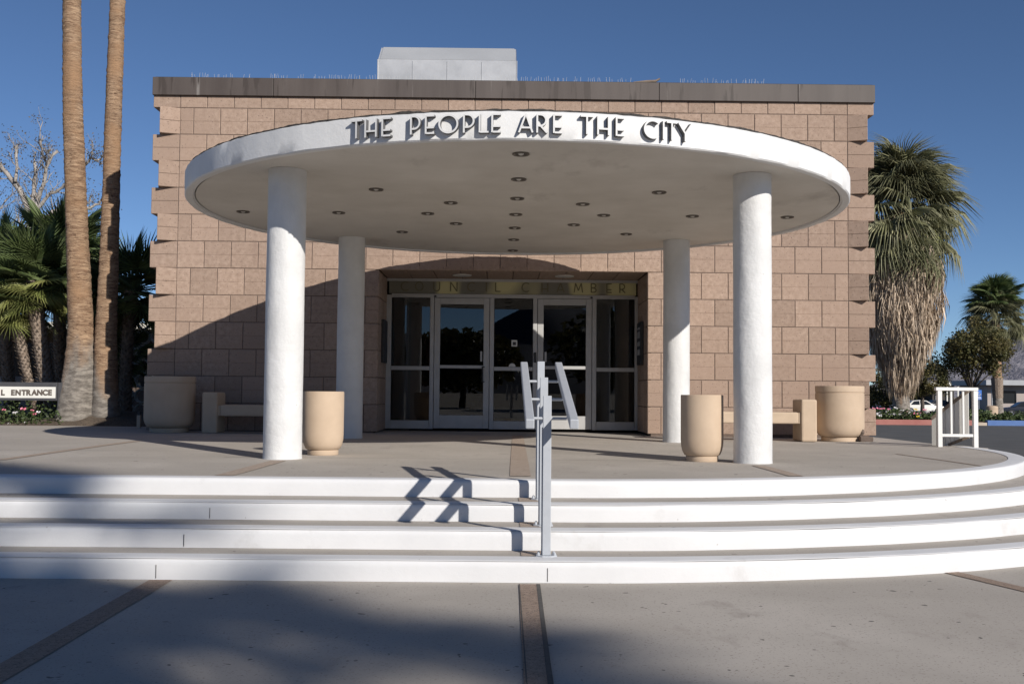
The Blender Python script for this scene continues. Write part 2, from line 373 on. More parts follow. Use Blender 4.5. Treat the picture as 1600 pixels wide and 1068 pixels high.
a, b = pp(170, 697), pp(0, 719); strip(ext(b, a, 1.35), b, .10, gz, mat='aggregate_worn')
a, b = pp(1185, 727), pp(1245, 744); strip(a, b, .12, gz, mat='aggregate_worn')
for a, b in ((pp(350, 714.5), pp(640, 716.5)), (pp(640, 716.5), pp(1075, 720))): strip(a, b, .012, gz, 'paving_joint', .004, 'joint')
a, b = pp(1400, 707), pp(1540, 729); strip(a, b, .03, gz, 'paving_joint', .004, 'aggregate')
a, b = pp(0, 705), pp(400, 706); strip(a, b, .010, gz, 'paving_joint', .004, 'joint')
for k in range(3):   # strip marks on the treads
    for (u, wd) in ((0, .115), ):
        y0 = AC[1]-RAD[k]-.012; y1 = AC[1]-RAD[k+1]+.19
        strip((.02, y0), (.02, y1), .13, lambda x, y, k=k: ZL[k+1], mat='aggregate_worn')
# ---------------------------------------------------------------- council building
B = .4064
bld = thing('council_building', 'low pink concrete block building with dark metal roof band behind the round canopy', 'building', (0, 0, 0))
HW = 13.5*B
def block_mesh(w, h, name, groove=True, g=.0045):
    c = .007; w -= 2*g; 
    xs = [-w/2, -w/2+c, w/2-c, w/2]
    zs = [g, g+c]+([h/2-.004, h/2, h/2+.004] if groove else [])+[h-g-c, h-g]
    ys = [[0]*4 for _ in zs]; V = []; F = []
    for j, z in enumerate(zs):
        for i, x in enumerate(xs):
            y = .006 if (i in (0, 3) or j in (0, len(zs)-1)) else 0
            if groove and j == 3 and i in (1, 2): y = .0045
            V.append((x, y, z))
    for j in range(len(zs)-1):
        for i in range(3): F.append((j*4+i, j*4+i+1, j*4+i+5, j*4+i+4))
    n = len(V); d = .06
    rim = [0, 1, 2, 3]+[j*4+3 for j in range(1, len(zs))]+[(len(zs)-1)*4+i for i in (2, 1, 0)]+[j*4 for j in range(len(zs)-2, 0, -1)]
    for r in rim: V.append((V[r][0], d, V[r][2]))
    L = len(rim)
    for i in range(L): F.append((rim[i], n+i, n+(i+1) % L, rim[(i+1) % L]))
    return MB().add(V, F).mesh(name, 'block')
BM = {('f', 1): block_mesh(B, B, 'concrete_block'), ('h', 1): block_mesh(B/2, B, 'concrete_half_block'), ('f', 0): block_mesh(B, .19, 'concrete_top_block', False)}
# corner blocks turned out of the wall plane on every second course
def wedge_mesh(sgn):
    pts = [(0, .004), (.275, -.105), (.33, .28), (0, .28)]; pts = [(sgn*x, y) for x, y in pts]
    if sgn < 0: pts = pts[::-1]
    mb = MB(); mb.prism(pts, .004, B/2-.002); mb.prism(pts, B/2+.001, B-.004)
    return mb.mesh('corner_block', 'block', bevel=.005, bseg=1)
def corner_mesh(h):
    mb = MB(); g = .0045
    if h > .3: mb.box(-B/2+g, 0, g, B/2, .40, h/2-.002); mb.box(-B/2+g, 0, h/2+.001, B/2, .40, h-g)
    else: mb.box(-B/2+g, 0, g, B/2, .40, h-g)
    return mb
WR, WLm = wedge_mesh(1), wedge_mesh(-1)
CR = corner_mesh(B).mesh('corner_block', 'block', bevel=.005, bseg=1)
CT = corner_mesh(.19).mesh('corner_block', 'block', bevel=.005, bseg=1)
zbase = -.035
def jit(): return random.uniform(-.0018, .0018)
for row in range(1, 13):
    z = (12-row)*B
    opening = row >= 7
    if row % 2 == 0:
        cells = [(i+.5, 'f') for i in range(1, 26)]
        if opening: cells = [c for c in cells if c[0] < 8 or c[0] > 19]+[(8.25, 'h'), (18.75, 'h')]
        for sx in (-1, 1): put('corner_block', CR, bld, (sx*13*B, 0, z), (0, 0, 0), (sx, 1, 1))
    else:
        cells = [(1.25, 'h'), (25.75, 'h')]+[(i+1., 'f') for i in range(1, 25)]
        cells = [(c, k) for c, k in cells]
        if opening: cells = [c for c in cells if c[0] < 8.4 or c[0] > 18.6]
        cells = [c for c in cells if c[1] == 'h' or 1.6 < c[0] < 25.4]
        put('corner_block', WR, bld, (12.5*B, 0, z)); put('corner_block', WLm, bld, (-12.5*B, 0, z))
    for c, k in cells: put('concrete_block', BM[(k, 1)], bld, ((c-13.5)*B, jit(), z))
for i in range(1, 26): put('concrete_block', BM[('f', 0)], bld, ((i+.5-13.5)*B, jit(), 12*B))
for sx in (-1, 1): put('corner_block', CT, bld, (sx*13*B, 0, 12*B), (0, 0, 0), (sx, 1, 1))
# core walls behind the block face, round the recessed entrance
DEEP = 14.; OX = 5*B; OZ = 6*B; RY = 1.20
co = MB(); zt = 12*B+.2
co.box(-HW+.10, .009, zbase-.1, -OX-.055, .35, zt); co.box(OX+.055, .009, zbase-.1, HW-.10, .35, zt); co.box(-OX-.055, .009, OZ+.055, OX+.055, .35, zt)
co.build('mortar_core', 'mortar_and_shade', bld)
sd = MB(); sd.box(-HW+.04, .28, zbase-.1, -HW+.30, DEEP, zt); sd.box(HW-.30, .28, zbase-.1, HW-.04, DEEP, zt); sd.box(-HW+.04, DEEP-.3, zbase-.1, HW-.04, DEEP, zt)
sd.build('side_wall', 'block', bld)
rf = MB(); rf.box(-HW+.1, .2, zt, HW-.1, DEEP-.05, zt+.12); rf.build('roof_deck', 'tar', bld)
# recess: jamb blocks, soffit tiles
JM = block_mesh(RY/3, B, 'jamb_block')
for sx in (-1, 1):
    for r in range(6):
        for k in range(3):
            o = put('jamb_block', JM, bld, (sx*OX, RY/3*(k+.5)+.004, r*B), (0, 0, R_(-90*sx) if sx > 0 else R_(90)))
            o.rotation_euler[2] = R_(-90) if sx > 0 else R_(90)
SM = block_mesh(B, RY, 'soffit_tile', False)
for i in range(10): put('soffit_tile', SM, bld, ((i-4.5)*B, .004, OZ), (R_(-90), 0, R_(0)), (1, 1, 1)).rotation_euler = (R_(-90), 0, R_(0))
for o in bld.children:
    if o.name.startswith('soffit_tile'): o.location.z = OZ; o.rotation_euler = (R_(90), 0, 0); o.scale = (1, 1, -1); o.location.y = .003
for u in (722, 882):
    p = ony(u, 432.5, .62)
    MB().lathe([(.0, -.002), (.145, -.002), (.15, .004), (.15, .02)], 28, (p.x, .62, OZ-.012), close=False).build('soffit_light', 'bulb', bld, smooth=True)
# dark metal roof band in lengths
px = [242, 427, 743, 1030, 1247, 1362]
ed = [ony(u, 140, -.045).x for u in px]; ed[0] = -HW-.012; ed[-1] = HW+.012
for i in range(5):
    mb = MB(); g0 = .003; mb.box(ed[i]+g0, -.045, 12*B+.186, ed[i+1]-g0, .30, 5.335); mb.build('fascia_panel', 'fascia', bld, bevel=.006)
for sx in (-1, 1):
    MB().box(sx*HW-.03+(.0), .32, 12*B+.19, sx*HW+.03, DEEP, 5.33).build('fascia_panel', 'fascia', bld)
MB().box(-HW+.02, .0, 5.336, HW-.02, .28, 5.350).build('roof_flashing', 'tar', bld)
# lobby interior
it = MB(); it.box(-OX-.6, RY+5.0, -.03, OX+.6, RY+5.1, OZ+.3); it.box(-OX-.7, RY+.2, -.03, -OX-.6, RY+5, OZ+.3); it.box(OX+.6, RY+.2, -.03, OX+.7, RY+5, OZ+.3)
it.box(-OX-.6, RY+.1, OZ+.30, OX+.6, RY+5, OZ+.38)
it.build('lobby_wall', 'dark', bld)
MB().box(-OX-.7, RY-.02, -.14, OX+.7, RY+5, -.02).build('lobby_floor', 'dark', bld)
p0 = ony(640, 600, 2.4).x; p1 = ony(672, 600, 2.4).x
MB().box(ony(641, 600, 2.2).x, 2.2, -.02, ony(685, 600, 2.2).x, 2.26, 2.3).build('lobby_panel', 'red_wall', bld)
MB().box(ony(612, 600, 1.9).x, 1.9, -.02, ony(637, 600, 1.9).x, 1.94, 2.3).build('lobby_blind', 'curtain', bld)
MB().box(ony(958, 600, 1.9).x, 1.9, -.02, ony(992, 600, 1.9).x, 1.94, 2.3).build('lobby_blind', 'curtain', bld)
# glazed screen: measured in pixels on the plane of the doors
def dx(u): return ony(u, 560, RY).x
def dz(v, u=800): return ony(u, v+(u-800)*.0085, RY).z
zsill = -.02; zhead = dz(463.5)
fr = MB()
def member(mb, u0, u1, v0, v1, y0=RY-.03, y1=RY+.07): mb.box(dx(u0), y0, dz(v1), dx(u1), y1, dz(v0))
zb_ = 670.5
for u0, u1 in ((603, 611), (671.5, 677.5), (765, 771.5), (832.5, 839), (925, 931.5), (991.5, 999)): member(fr, u0, u1, 462, zb_)
o = fr.build('door_frame', 'alu', bld, bevel=.004)
def rails(us, vs, name, y0=RY-.026, y1=RY+.06):
    mb = MB(); member(mb, us[0], us[1], vs[0], vs[1], y0, y1); return mb.build(name, 'alu', bld, bevel=.004)
mb = MB(); mb.box(dx(611.2), RY-.04, dz(466), dx(991.3), RY+.06, dz(460.2)); mb.build('transom_bar', 'alu', bld, bevel=.004)
for (u0, u1) in ((611.3, 671.2), (771.8, 832.2), (931.8, 991.2)):
    rails((u0, u1), (573, 579), 'mid_rail'); rails((u0, u1), (657.5, zb_), 'bottom_rail')
    pn = MB(); pn.box(dx(u0+.2), RY, dz(573.2), dx(u1-.2), RY+.008, dz(466.2)); pn.build('glass_pane', 'glass', bld)
    pn = MB(); pn.box(dx(u0+.2), RY, dz(657.3), dx(u1-.2), RY+.008, dz(579.2)); pn.build('glass_pane', 'glass', bld)
def door(u0, u1, hs):
    d = bpy.data.objects.new('glass_door', None); COL.objects.link(d); d.parent = bld
    s0, s1 = u0+9.5, u1-9.5
    mb = MB(); y0, y1 = RY-.02, RY+.03
    member(mb, u0+.5, s0, 464.8+1.6, 669.6, y0, y1); member(mb, s1, u1-.5, 466.4, 669.6, y0, y1)
    mb.build('stile', 'alu', d, bevel=.004)
    for v0, v1, nm in ((466.4, 476, 'top_rail'), (571, 576, 'push_rail'), (649, 669.6, 'kick_rail')):
        q = MB(); member(q, s0+.1, s1-.1, v0, v1, y0+.002, y1); q.build(nm, 'alu', d, bevel=.004)
    for v0, v1 in ((476.1, 570.9), (576.1, 648.9)):
        q = MB(); q.box(dx(s0+.1), RY+.002, dz(v1), dx(s1-.1), RY+.010, dz(v0)); q.build('glass_pane', 'glass', d)
    hx = dx(u1-8) if hs > 0 else dx(u0+8)
    h = MB(); zt_, zb2 = dz(573.5), dz(596.5)
    h.tube([(hx, RY-.02, zt_), (hx, RY-.075, zt_)], .009); h.tube([(hx, RY-.02, zb2), (hx, RY-.075, zb2)], .009); h.tube([(hx-.03*hs, RY-.075, zt_+.01), (hx-.03*hs, RY-.075, zb2-.01)], .010)
    h.bar((hx, RY-.075, zt_), (hx-.03*hs, RY-.075, zt_), .018, .018); h.bar((hx, RY-.075, zb2), (hx-.03*hs, RY-.075, zb2), .018, .018)
    h.build('pull_handle', 'black', d, smooth=True)
    lx = dx(s1-3.5) if hs > 0 else dx(s0+3.5)
    MB().box(lx-.016, RY-.03, dz(565), lx+.016, RY-.005, dz(549)).build('lock_plate', 'letter', d, bevel=.004)
    pvx = dx(u0+1.5) if hs > 0 else dx(u1-1.5)
    MB().lathe([(.016, -.012), (.02, 0), (.016, .012)], 12, (pvx, RY-.05, dz(464.2))).build('pivot', 'black', d)
door(677.8, 764.8, 1); door(839.3, 924.8, -1)
mb = MB(); mb.box(dx(799), RY-.004, dz(541), dx(808), RY-.001, dz(531)); mb.build('door_sticker', 'signwhite', bld)
mb = MB(); mb.box(dx(801), RY-.0065, dz(539), dx(806), RY-.0045, dz(534)); mb.build('sticker_print', 'black', bld)
mb = MB(); a_ = [(dx(795)+ .055*(1+math.cos(math.pi*i/10)), dz(572.6)+.055*math.sin(math.pi*i/10)) for i in range(11)]
mb.add([(x, RY-.005, z) for x, z in a_]+[(x, RY-.002, z) for x, z in a_], [tuple(range(11)), tuple(range(21, 10, -1))]+[(i, i+1, 12+i, 11+i) for i in range(10)]); mb.build('door_sticker', 'signwhite', bld)
MB().box(dx(833.6), RY-.036, dz(566), dx(838), RY-.031, dz(550)).build('card_reader', 'black', bld)
# notice cases on the jambs
for sx in (-1, 1):
    x = sx*OX; nb = MB(); nb.box(min(x, x-sx*.05), .42, 1.05, max(x, x-sx*.05), .88, 1.72); c = nb.build('notice_case', 'black', bld, bevel=.008)
    if sx > 0:
        for zz, hh in ((1.62, .03), (1.52, .10), (1.38, .07), (1.25, .09)):
            MB().box(x-.056, .50, zz-hh/2, x-.0515, .80, zz+hh/2).build('notice_sheet', 'roofgrey', c)
# stroke lettering
def arc(cx, cy, rx, ry, a0, a1, n=14): return [(cx+rx*math.cos(R_(a0+(a1-a0)*i/n)), cy+ry*math.sin(R_(a0+(a1-a0)*i/n))) for i in range(n+1)]
GL = {   # strokes in a box of height 1, width given
 'T': (.62, [[(0, .97), (.62, .97)], [(.31, 0), (.31, .94)]]), 'H': (.56, [[(.03, 0), (.03, 1)], [(.53, 0), (.53, 1)], [(.06, .33), (.50, .33)]]),
 'E': (.44, [[(.03, 0), (.03, 1)], [(.06, .97), (.44, .97)], [(.06, .33), (.42, .33)], [(.06, .03), (.44, .03)]]),
 'P': (.48, [[(.03, 0), (.03, 1)], [(.06, .97)]+arc(.18, .635, .29, .335, 90, -90)+[(.06, .30)]]),
 'O': (1.0, [arc(.5, .5, .47, .47, 0, 360, 32)]), 'L': (.46, [[(.03, 0), (.03, 1)], [(.06, .03), (.46, .03)]]),
 'A': (.72, [[(.02, 0), (.36, 1)], [(.36, 1), (.70, 0)], [(.12, .26), (.60, .26)]]),
 'R': (.54, [[(.03, 0), (.03, 1)], [(.06, .97)]+arc(.18, .67, .29, .30, 90, -90)+[(.06, .37)], [(.20, .37), (.52, 0)]]),
 'C': (.80, [arc(.50, .5, .47, .47, 48, 312, 24)]), 'I': (.06, [[(.03, 0), (.03, 1)]]),
 'Y': (.64, [[(.0, 1), (.32, .44)], [(.64, 1), (.32, .44)], [(.32, .46), (.32, 0)]]),
 'U': (.60, [[(.03, 1), (.03, .30)]+arc(.30, .30, .27, .27, 180, 360)[1:]+[(.57, 1)]]), 'N': (.62, [[(.03, 0), (.03, 1)], [(.03, 1), (.59, 0)], [(.59, 0), (.59, 1)]]),
 'M': (.76, [[(.02, 0), (.14, 1)], [(.14, 1), (.38, .2)], [(.38, .2), (.62, 1)], [(.62, 1), (.74, 0)]]),
 'B': (.48, [[(.03, 0), (.03, 1)], [(.06, .97)]+arc(.20, .745, .22, .225, 90, -90)+[(.06, .52)], [(.06, .50)]+arc(.20, .265, .25, .235, 90, -90)+[(.06, .03)]])}
def stroke_letter(ch, h, wid, sw, dep, name, mat, bevel=0):
    gw, strokes = GL[ch]; kx = wid/gw; mb = MB()
    for si, st in enumerate(strokes):
        pts = [Vector((x*kx, z*h)) for x, z in st]; closed = (pts[0]-pts[-1]).length < 1e-4
        if closed: pts = pts[:-1]
        n = len(pts); L = []; Rr = []
        for i, p in enumerate(pts):
            a = pts[(i-1) % n] if closed else pts[max(i-1, 0)]; b = pts[(i+1) % n] if closed else pts[min(i+1, n-1)]
            d = (b-a).normalized(); s = Vector((-d.y, d.x))*sw/2; L.append(p+s); Rr.append(p-s)
        y0 = -dep-.0006*si; v = [(q.x, y0, q.y) for q in L]+[(q.x, y0, q.y) for q in Rr]+[(q.x, 0, q.y) for q in L]+[(q.x, 0, q.y) for q in Rr]
        f = []
        for i in range(n if closed else n-1):
            j = (i+1) % n
            f += [(i, j, n+j, n+i), (2*n+i, 3*n+i, 3*n+j, 2*n+j), (i, 2*n+i, 2*n+j, j), (n+i, n+j, 3*n+j, 3*n+i)]
        if not closed: f += [(0, n, 3*n, 2*n), (n-1, 3*n-1, 4*n-1, 2*n-1)]
        mb.add(v, f)
    me = mb.mesh(name, mat)
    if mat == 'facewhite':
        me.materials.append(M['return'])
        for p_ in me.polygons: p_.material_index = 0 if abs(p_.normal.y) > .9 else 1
    return me
# lit panel above the doors
tp = MB(); tp.box(dx(606.5), RY-.01, dz(459.8), dx(993.5), RY+.05, dz(437)); tpo = tp.build('transom_sign', 'litpanel', bld)
MB().box(dx(603), RY-.03, OZ-.045, dx(999), RY+.06, OZ-.002).build('head_bar', 'alu', bld)
for ch, u in zip('COUNCILCHAMBER', (631, 654, 681, 708, 735, 759, 777, 820, 850.6, 875, 903, 927, 951, 972)):
    wd = {'O': .13, 'C': .115, 'I': .008, 'U': .105, 'N': .115, 'L': .085, 'H': .105, 'A': .125, 'M': .145, 'B': .09, 'E': .085, 'R': .095}[ch]
    me = stroke_letter(ch, .150, wd, .017, .012, 'sign_letter', 'bronze'); put('sign_letter', me, tpo, (dx(u)-wd/2, RY-.0105, dz(456)))
# things on the roof
g0 = ony(591, 100, .8).x; g1 = ony(807, 100, .8).x
hv = thing('roof_duct', 'galvanised sheet metal duct housing with sloped top on the roof', 'duct', (0, 0, 5.34))
q = MB(); za, zb3 = .0, 5.905-5.34
poly = [(.80, -.02), (2.2, -.02), (2.2, .90), (1.25, .90), (.80, zb3)]
q.add([(g0, y, z) for y, z in poly]+[(g1, y, z) for y, z in poly], [(0, 1, 2, 3, 4), (9, 8, 7, 6, 5)]+[(i, (i+1) % 5, 5+(i+1) % 5, 5+i) for i in range(5)]); q.build('duct_body', 'gal', hv, bevel=.006)
q = MB(); q.add([(g0+.03, .80+.005, zb3+.012), (g1-.03, .80+.005, zb3+.012), (g1-.03, 1.25, .912), (g0+.03, 1.25, .912), (g0+.03, .815, zb3-.01), (g1-.03, .815, zb3-.01), (g1-.03, 1.26, .89), (g0+.03, 1.26, .89)], [(0, 1, 2, 3), (7, 6, 5, 4), (0, 4, 5, 1), (1, 5, 6, 2), (2, 6, 7, 3), (3, 7, 4, 0)]); q.build('sloped_lid', 'roofgrey', hv)
for k in (1, 2, 3): x = g0+(g1-g0)*k/4; MB().box(x-.006, .793, .0, x+.006, .7985, zb3-.02).build('seam', 'gal', hv)
for x in (g0-.012, g1+.002):
    MB().add([(x, .792, 0), (x+.01, .792, 0), (x+.01, .792, zb3), (x, .792, zb3), (x, .835, 0), (x+.01, .835, 0), (x+.01, .835, zb3), (x, .835, zb3)], [(0, 1, 2, 3), (7, 6, 5, 4), (0, 4, 5, 1), (1, 5, 6, 2), (2, 6, 7, 3), (3, 7, 4, 0)]).build('edge_trim', 'letter', hv)
spans = [(295, 365), (375, 395), (418, 450), (455, 478), (488, 508), (515, 590), (590, 690), (690, 805), (808, 850), (850, 915), (915, 985), (1062, 1110), (1112, 1145), (1150, 1195)]
for i, (u0, u1) in enumerate(spans):
    x0, x1 = ony(u0, 120, .14).x, ony(u1, 120, .14).x; mb = MB(); mb.box(x0, .125, 5.350, x1, .155, 5.356)
    x = x0+.01
    while x < x1:
        if random.random() < .8:
            h = random.uniform(.07, .115); lx = random.uniform(-.02, .02); ly = random.uniform(-.03, .03)
            mb.tube([(x, .14, 5.354), (x+lx, .14+ly, 5.354+h)], .0022, 4)
        x += random.uniform(.018, .05)
    o = mb.build('bird_spike_strip', 'letter'); tag(o, 'strip of fine upright bird spikes along the roof edge', 'bird spikes', 'bird spikes on the roof edge')
bs = thing('fallen_branch', 'dry brown stick lying on the roof edge above the canopy', 'stick', (0, 0, 0))
pa, pb = ony(990, 125, .05), ony(1031, 120, .05)
b1 = MB(); b1.tube([(pa.x, .06, 5.362), ((pa.x+pb.x)/2, .05, 5.375), (pb.x-.06, .05, 5.385), (pb.x, .04, 5.42)], [.012, .022, .02, .012], 8); b1.build('stem', 'wood', bs, smooth=True)
MB().tube([(pb.x-.1, .05, 5.385), (pb.x-.02, .08, 5.40)], [.012, .006], 6).build('twig', 'wood', bs)
# ---------------------------------------------------------------- round canopy
CCX, CCY, CR_, CH, CT_ = -.01, -3.985, 3.635, 2.635, 2.868
can = thing('round_canopy', 'white round entrance canopy on four round columns with metal lettering on its rim', 'canopy', (CCX, CCY, Z0))
mb = MB(); zc = CH-Z0; zt2 = CT_-Z0
prof = [(CR_-.11, zc+.020), (CR_-.085, zc+.020), (CR_-.080, zc+.002), (CR_-.012, zc), (CR_, zc+.012), (CR_+.002, (zc+zt2)/2), (CR_, zt2-.008), (CR_-.012, zt2), (CR_-.12, zt2)]
seg = 360; v = []; f = []; n = len(prof)
for i in range(seg):
    a = 2*math.pi*i/seg
    for j, (r, z) in enumerate(prof):
        jj = .0012*math.sin(a*37+j)+.001*math.sin(a*91) if j in (4, 5, 6) else 0
        jz = .0012*math.sin(a*53)+random.uniform(-.0012, .0012) if j in (3, 4) else (random.uniform(-.003, .003) if j in (6, 7) else 0)
        v.append((math.cos(a)*(r+jj), math.sin(a)*(r+jj), z+jz))
for i in range(seg):
    k = (i+1) % seg
    for j in range(n-1): f.append((i*n+j, k*n+j, k*n+j+1, i*n+j+1))
MB().add(v, f).build('rim', 'white', can, smooth=True)
MB().lathe([(0, zc+.020), (CR_-.10, zc+.020)], 128, close=False).build('soffit', 'soffit', can)
# ragged roofing felt along the top edge
v = []; f = []; seg = 720
for i in range(seg):
    a = 2*math.pi*i/seg; h = .012+.010*(.5+.5*math.sin(a*23))*(.5+.5*math.sin(a*61+1))+random.uniform(0, .007)
    for r, z in ((CR_-.14, zt2+.001), (CR_-.016+random.uniform(-.008, .003), zt2+.001), (CR_-.02, zt2+h), (CR_-.14, zt2+h*.8), (0, zt2+.03)): v.append((math.cos(a)*r, math.sin(a)*r, z))
for i in range(seg):
    k = (i+1) % seg
    for j in range(4): f.append((i*5+j, k*5+j, k*5+j+1, i*5+j+1))
MB().add(v, f).build('roofing_felt', 'tar', can)
for sx in (-1, 1):
    for sy in (-1, 1):
        x, y = sx*2.178, -.035+sy*2.176; zb4 = gz(x+CCX, y+CCY)-Z0-.01
        v = []; f = []; sg = 56; rings = 60; ph = random.random()*9
        for j in range(rings+1):
            t = j/rings; z = zb4+(zc+.018-zb4)*t
            for i in range(sg):
                a = 2*math.pi*i/sg; r = .1765+.0012*math.sin(3*a+ph+z*2)+.0010*math.sin(7*a+z*5+ph)+random.uniform(-.0007, .0007)
                if j == 0: r += .004
                v.append((x+r*math.cos(a), y+r*math.sin(a), z))
        for j in range(rings):
            for i in range(sg): f.append((j*sg+i, j*sg+(i+1) % sg, (j+1)*sg+(i+1) % sg, (j+1)*sg+i))
        MB().add(v, f).build('column', 'column', can, smooth='all')
# downlights in rings
spots = [(0, 0)]
for r, angs in ((.97, range(0, 360, 45)), (1.95, range(0, 360, 45)), (3.0, (0, 90, 180, 270))):
    spots += [(r*math.cos(R_(a)), r*math.sin(R_(a))) for a in angs]
rim = MB().lathe([(.072, .0), (.076, -.010), (.070, -.014), (.058, -.010), (.052, -.002), (.045, .0)], 24, close=False).mesh('downlight', 'rim', smooth=True)
cup = MB().lathe([(.0, .0), (.052, -.0015)], 20, close=False).mesh('reflector', 'black')
blb = MB().lathe([(.0, -.016), (.014, -.014), (.024, -.006), (.026, -.001)], 14, close=False).mesh('bulb', 'bulb', smooth=True)
for x, y in spots:
    o = put('downlight', rim, can, (x*1.045-.01, y*1.045+.095, zc+.0195)); put('reflector', cup, o, (0, 0, -.0005)); put('bulb', blb, o, (0, 0, -.001))
# lettering on the rim: angles from the front, degrees
LT = [('T', -22.82, -21.15), ('H', -20.75, -19.05), ('E', -18.35, -17.1), ('P', -14.45, -13.2), ('E', -12.5, -11.3), ('O', -10.74, -8.26), ('P', -7.6, -6.25), ('L', -5.6, -4.4), ('E', -4.02, -2.9),
      ('A', -.65, 1.15), ('R', 1.6, 2.95), ('E', 3.7, 4.8), ('T', 7.16, 8.76), ('H', 9.3, 10.85), ('E', 11.72, 12.85), ('C', 15.5, 17.46), ('I', 18.10, 18.32), ('T', 18.66, 20.15), ('Y', 20.4, 22.3)]
for ch, a0, a1 in LT:
    wd = (CR_+.05)*R_(a1-a0); am = R_((a0+a1)/2-90)
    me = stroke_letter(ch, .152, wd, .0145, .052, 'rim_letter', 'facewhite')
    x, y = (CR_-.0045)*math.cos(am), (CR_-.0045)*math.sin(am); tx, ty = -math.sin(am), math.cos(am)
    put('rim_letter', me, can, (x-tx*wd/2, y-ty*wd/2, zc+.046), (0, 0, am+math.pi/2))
# ---------------------------------------------------------------- handrail on the steps
HX = .105; HY = -9.21
hr = thing('step_handrail', 'grey steel double handrail with three posts in the middle of the white steps', 'handrail', (HX, HY, ZL[2]))
def L_(x, y, z): return (x-HX, y-HY, z-ZL[2])
py = [(-9.72, ZL[3], .583), (-9.21, ZL[2], .70), (-8.65, ZL[1], .82)]
rz = lambda y: .425+(y+10.15)*.218
for y, zb5, zt5 in py:
    q = MB(); q.bar(L_(HX, y, zb5+.012), L_(HX, y, zt5), .050, .030, (0, 1, 0)); q.bar(L_(HX-.0275, y+.022, zb5+.012), L_(HX-.0275, y+.022, zt5-.19), .006, .05, (0, 1, 0)); po = q.build('post', 'steel', hr, bevel=.003)
    q = MB(); poly = [(.068*math.cos(R_(22.5+45*i)), .055*math.sin(R_(22.5+45*i))) for i in range(8)]; q.prism([(x, yy+y-HY) for x, yy in poly], zb5-ZL[2]+.001, zb5-ZL[2]+.012); q.build('base_plate', 'steel', po, bevel=.002)
    for bx, by in ((-.048, -.02), (.048, -.02), (-.045, .025), (.045, .025)):
        MB().lathe([(.009, 0), (.009, .012), (.005, .018)], 8, (bx, by+y-HY, zb5-ZL[2]+.012)).build('bolt', 'steel', po)
    zc2 = rz(y)-.072
    for xr in (-.010, .238):
        q = MB(); s_ = 1 if xr > HX else -1; q.tube([L_(HX+s_*.018, y, zc2), L_(xr-s_*.02, y, zc2), L_(xr-s_*.006, y, zc2+.006), L_(xr, y, zc2+.022), L_(xr, y, rz(y)-.02)], .0095, 10); q.build('bracket', 'steel', hr, smooth=True)
for xr in (-.010, .238):
    q = MB(); q.bar(L_(xr, -10.15, rz(-10.15)), L_(xr, -8.45, rz(-8.45)), .05, .056); q.build('rail', 'steel', hr, bevel=.006)
# ---------------------------------------------------------------- planters and benches
def urn(loc, r, h, label, band, chip=False):
    t = thing('round_planter', label, 'planter', loc)
    foot = .05*h/.62; p = [(r*.74, 0), (r*.76, .006), (r*.76, foot-.004), (r*.74, foot)]
    MB().lathe(p, 48).build('foot', 'planter', t, smooth=True)
    b = [(r*.74, foot+.001), (r*.84, foot+.012), (r*.93, foot+.05), (r*.985, foot+.10), (r, foot+.15)]
    if band: b += [(r, h-.10), (r*.975, h-.098), (r*.975, h-.088), (r, h-.085), (r, h-.012), (r*.99, h)]
    else: b += [(r, h-.012), (r*.985, h)]
    b += [(r*.86, h), (r*.84, h-.02), (r*.83, h-.10)]
    MB().lathe(b, 64, close=False).build('body', 'planter', t, smooth=True)
    MB().lathe([(0, h-.085), (r*.835, h-.085)], 32, close=False).build('soil_fill', 'soil', t)
    if chip:
        a = R_(-40); MB().tube([(r*.90*math.cos(a), r*.90*math.sin(a), foot+.03), (r*.97*math.cos(a), r*.97*math.sin(a), foot+.075), (r*1.004*math.cos(a), r*1.004*math.sin(a), foot+.11)], [.03, .035, .012], 8).build('broken_chip', 'mortar_and_shade', t)
    return t
def base(u, v, dy): p = onz(u, v, Z0); return (p.x, p.y+dy, gz(p.x, p.y+dy))
p = base(499, 712.5, .2); urn((p[0], p[1], p[2]), .200, .62, 'tan precast planter pot in sunlight behind a white canopy column', False)
p = base(1100, 720.5, .10); urn((p[0], p[1], p[2]), .200, .625, 'tan precast planter pot standing in front of a concrete bench', False)
x = ony(265, 640, -.62).x; urn((x, -.62, gz(x, -.62)), .355, .80, 'large banded planter in shade between palm trunks and concrete bench', True)
x = ony(1312, 640, -1.0).x; urn((x, -1.0, gz(x, -1.0)), .335, .775, 'large banded planter with a chipped base at the sunny end of a bench', True, True)
def bench(x0, x1, y, label):
    t = thing('concrete_bench', label, 'bench', ((x0+x1)/2, y, gz((x0+x1)/2, y))); L = x1-x0
    MB().box(-L/2+.25, -.20, .245, L/2-.25, .20, .405).build('seat', 'bench', t, bevel=.02)
    for s in (-1, 1): MB().box(s*L/2-(.22 if s > 0 else 0), -.235, 0, s*L/2+(.22 if s < 0 else 0), .235, .585).build('end_block', 'bench', t, bevel=.025)
    for s in (-1, 1): MB().box(s*(L/2-.235)-.016, -.195, .25, s*(L/2-.235)+.016, .195, .40).build('seat_joint', 'bench', t)
    return t
x = ony(317.5, 640, -.75).x; bench(x, x+1.75, -.60, 'concrete bench with block ends in the shade against the block wall')
x = ony(1276, 650, -1.3).x; bench(x-1.75, x, -1.10, 'concrete bench with block ends in sunlight behind a round pot')
o = MB(); o.box(0, 0, 0, .18, .12, .07); pz = ony(1340, 688, -1.15)
tag(o.build('loose_block', 'mortar_and_shade', None, bevel=.012, loc=(pz.x, -1.28, gz(pz.x, -1.2))), 'broken lump of concrete lying by the chipped planter base', 'rubble')
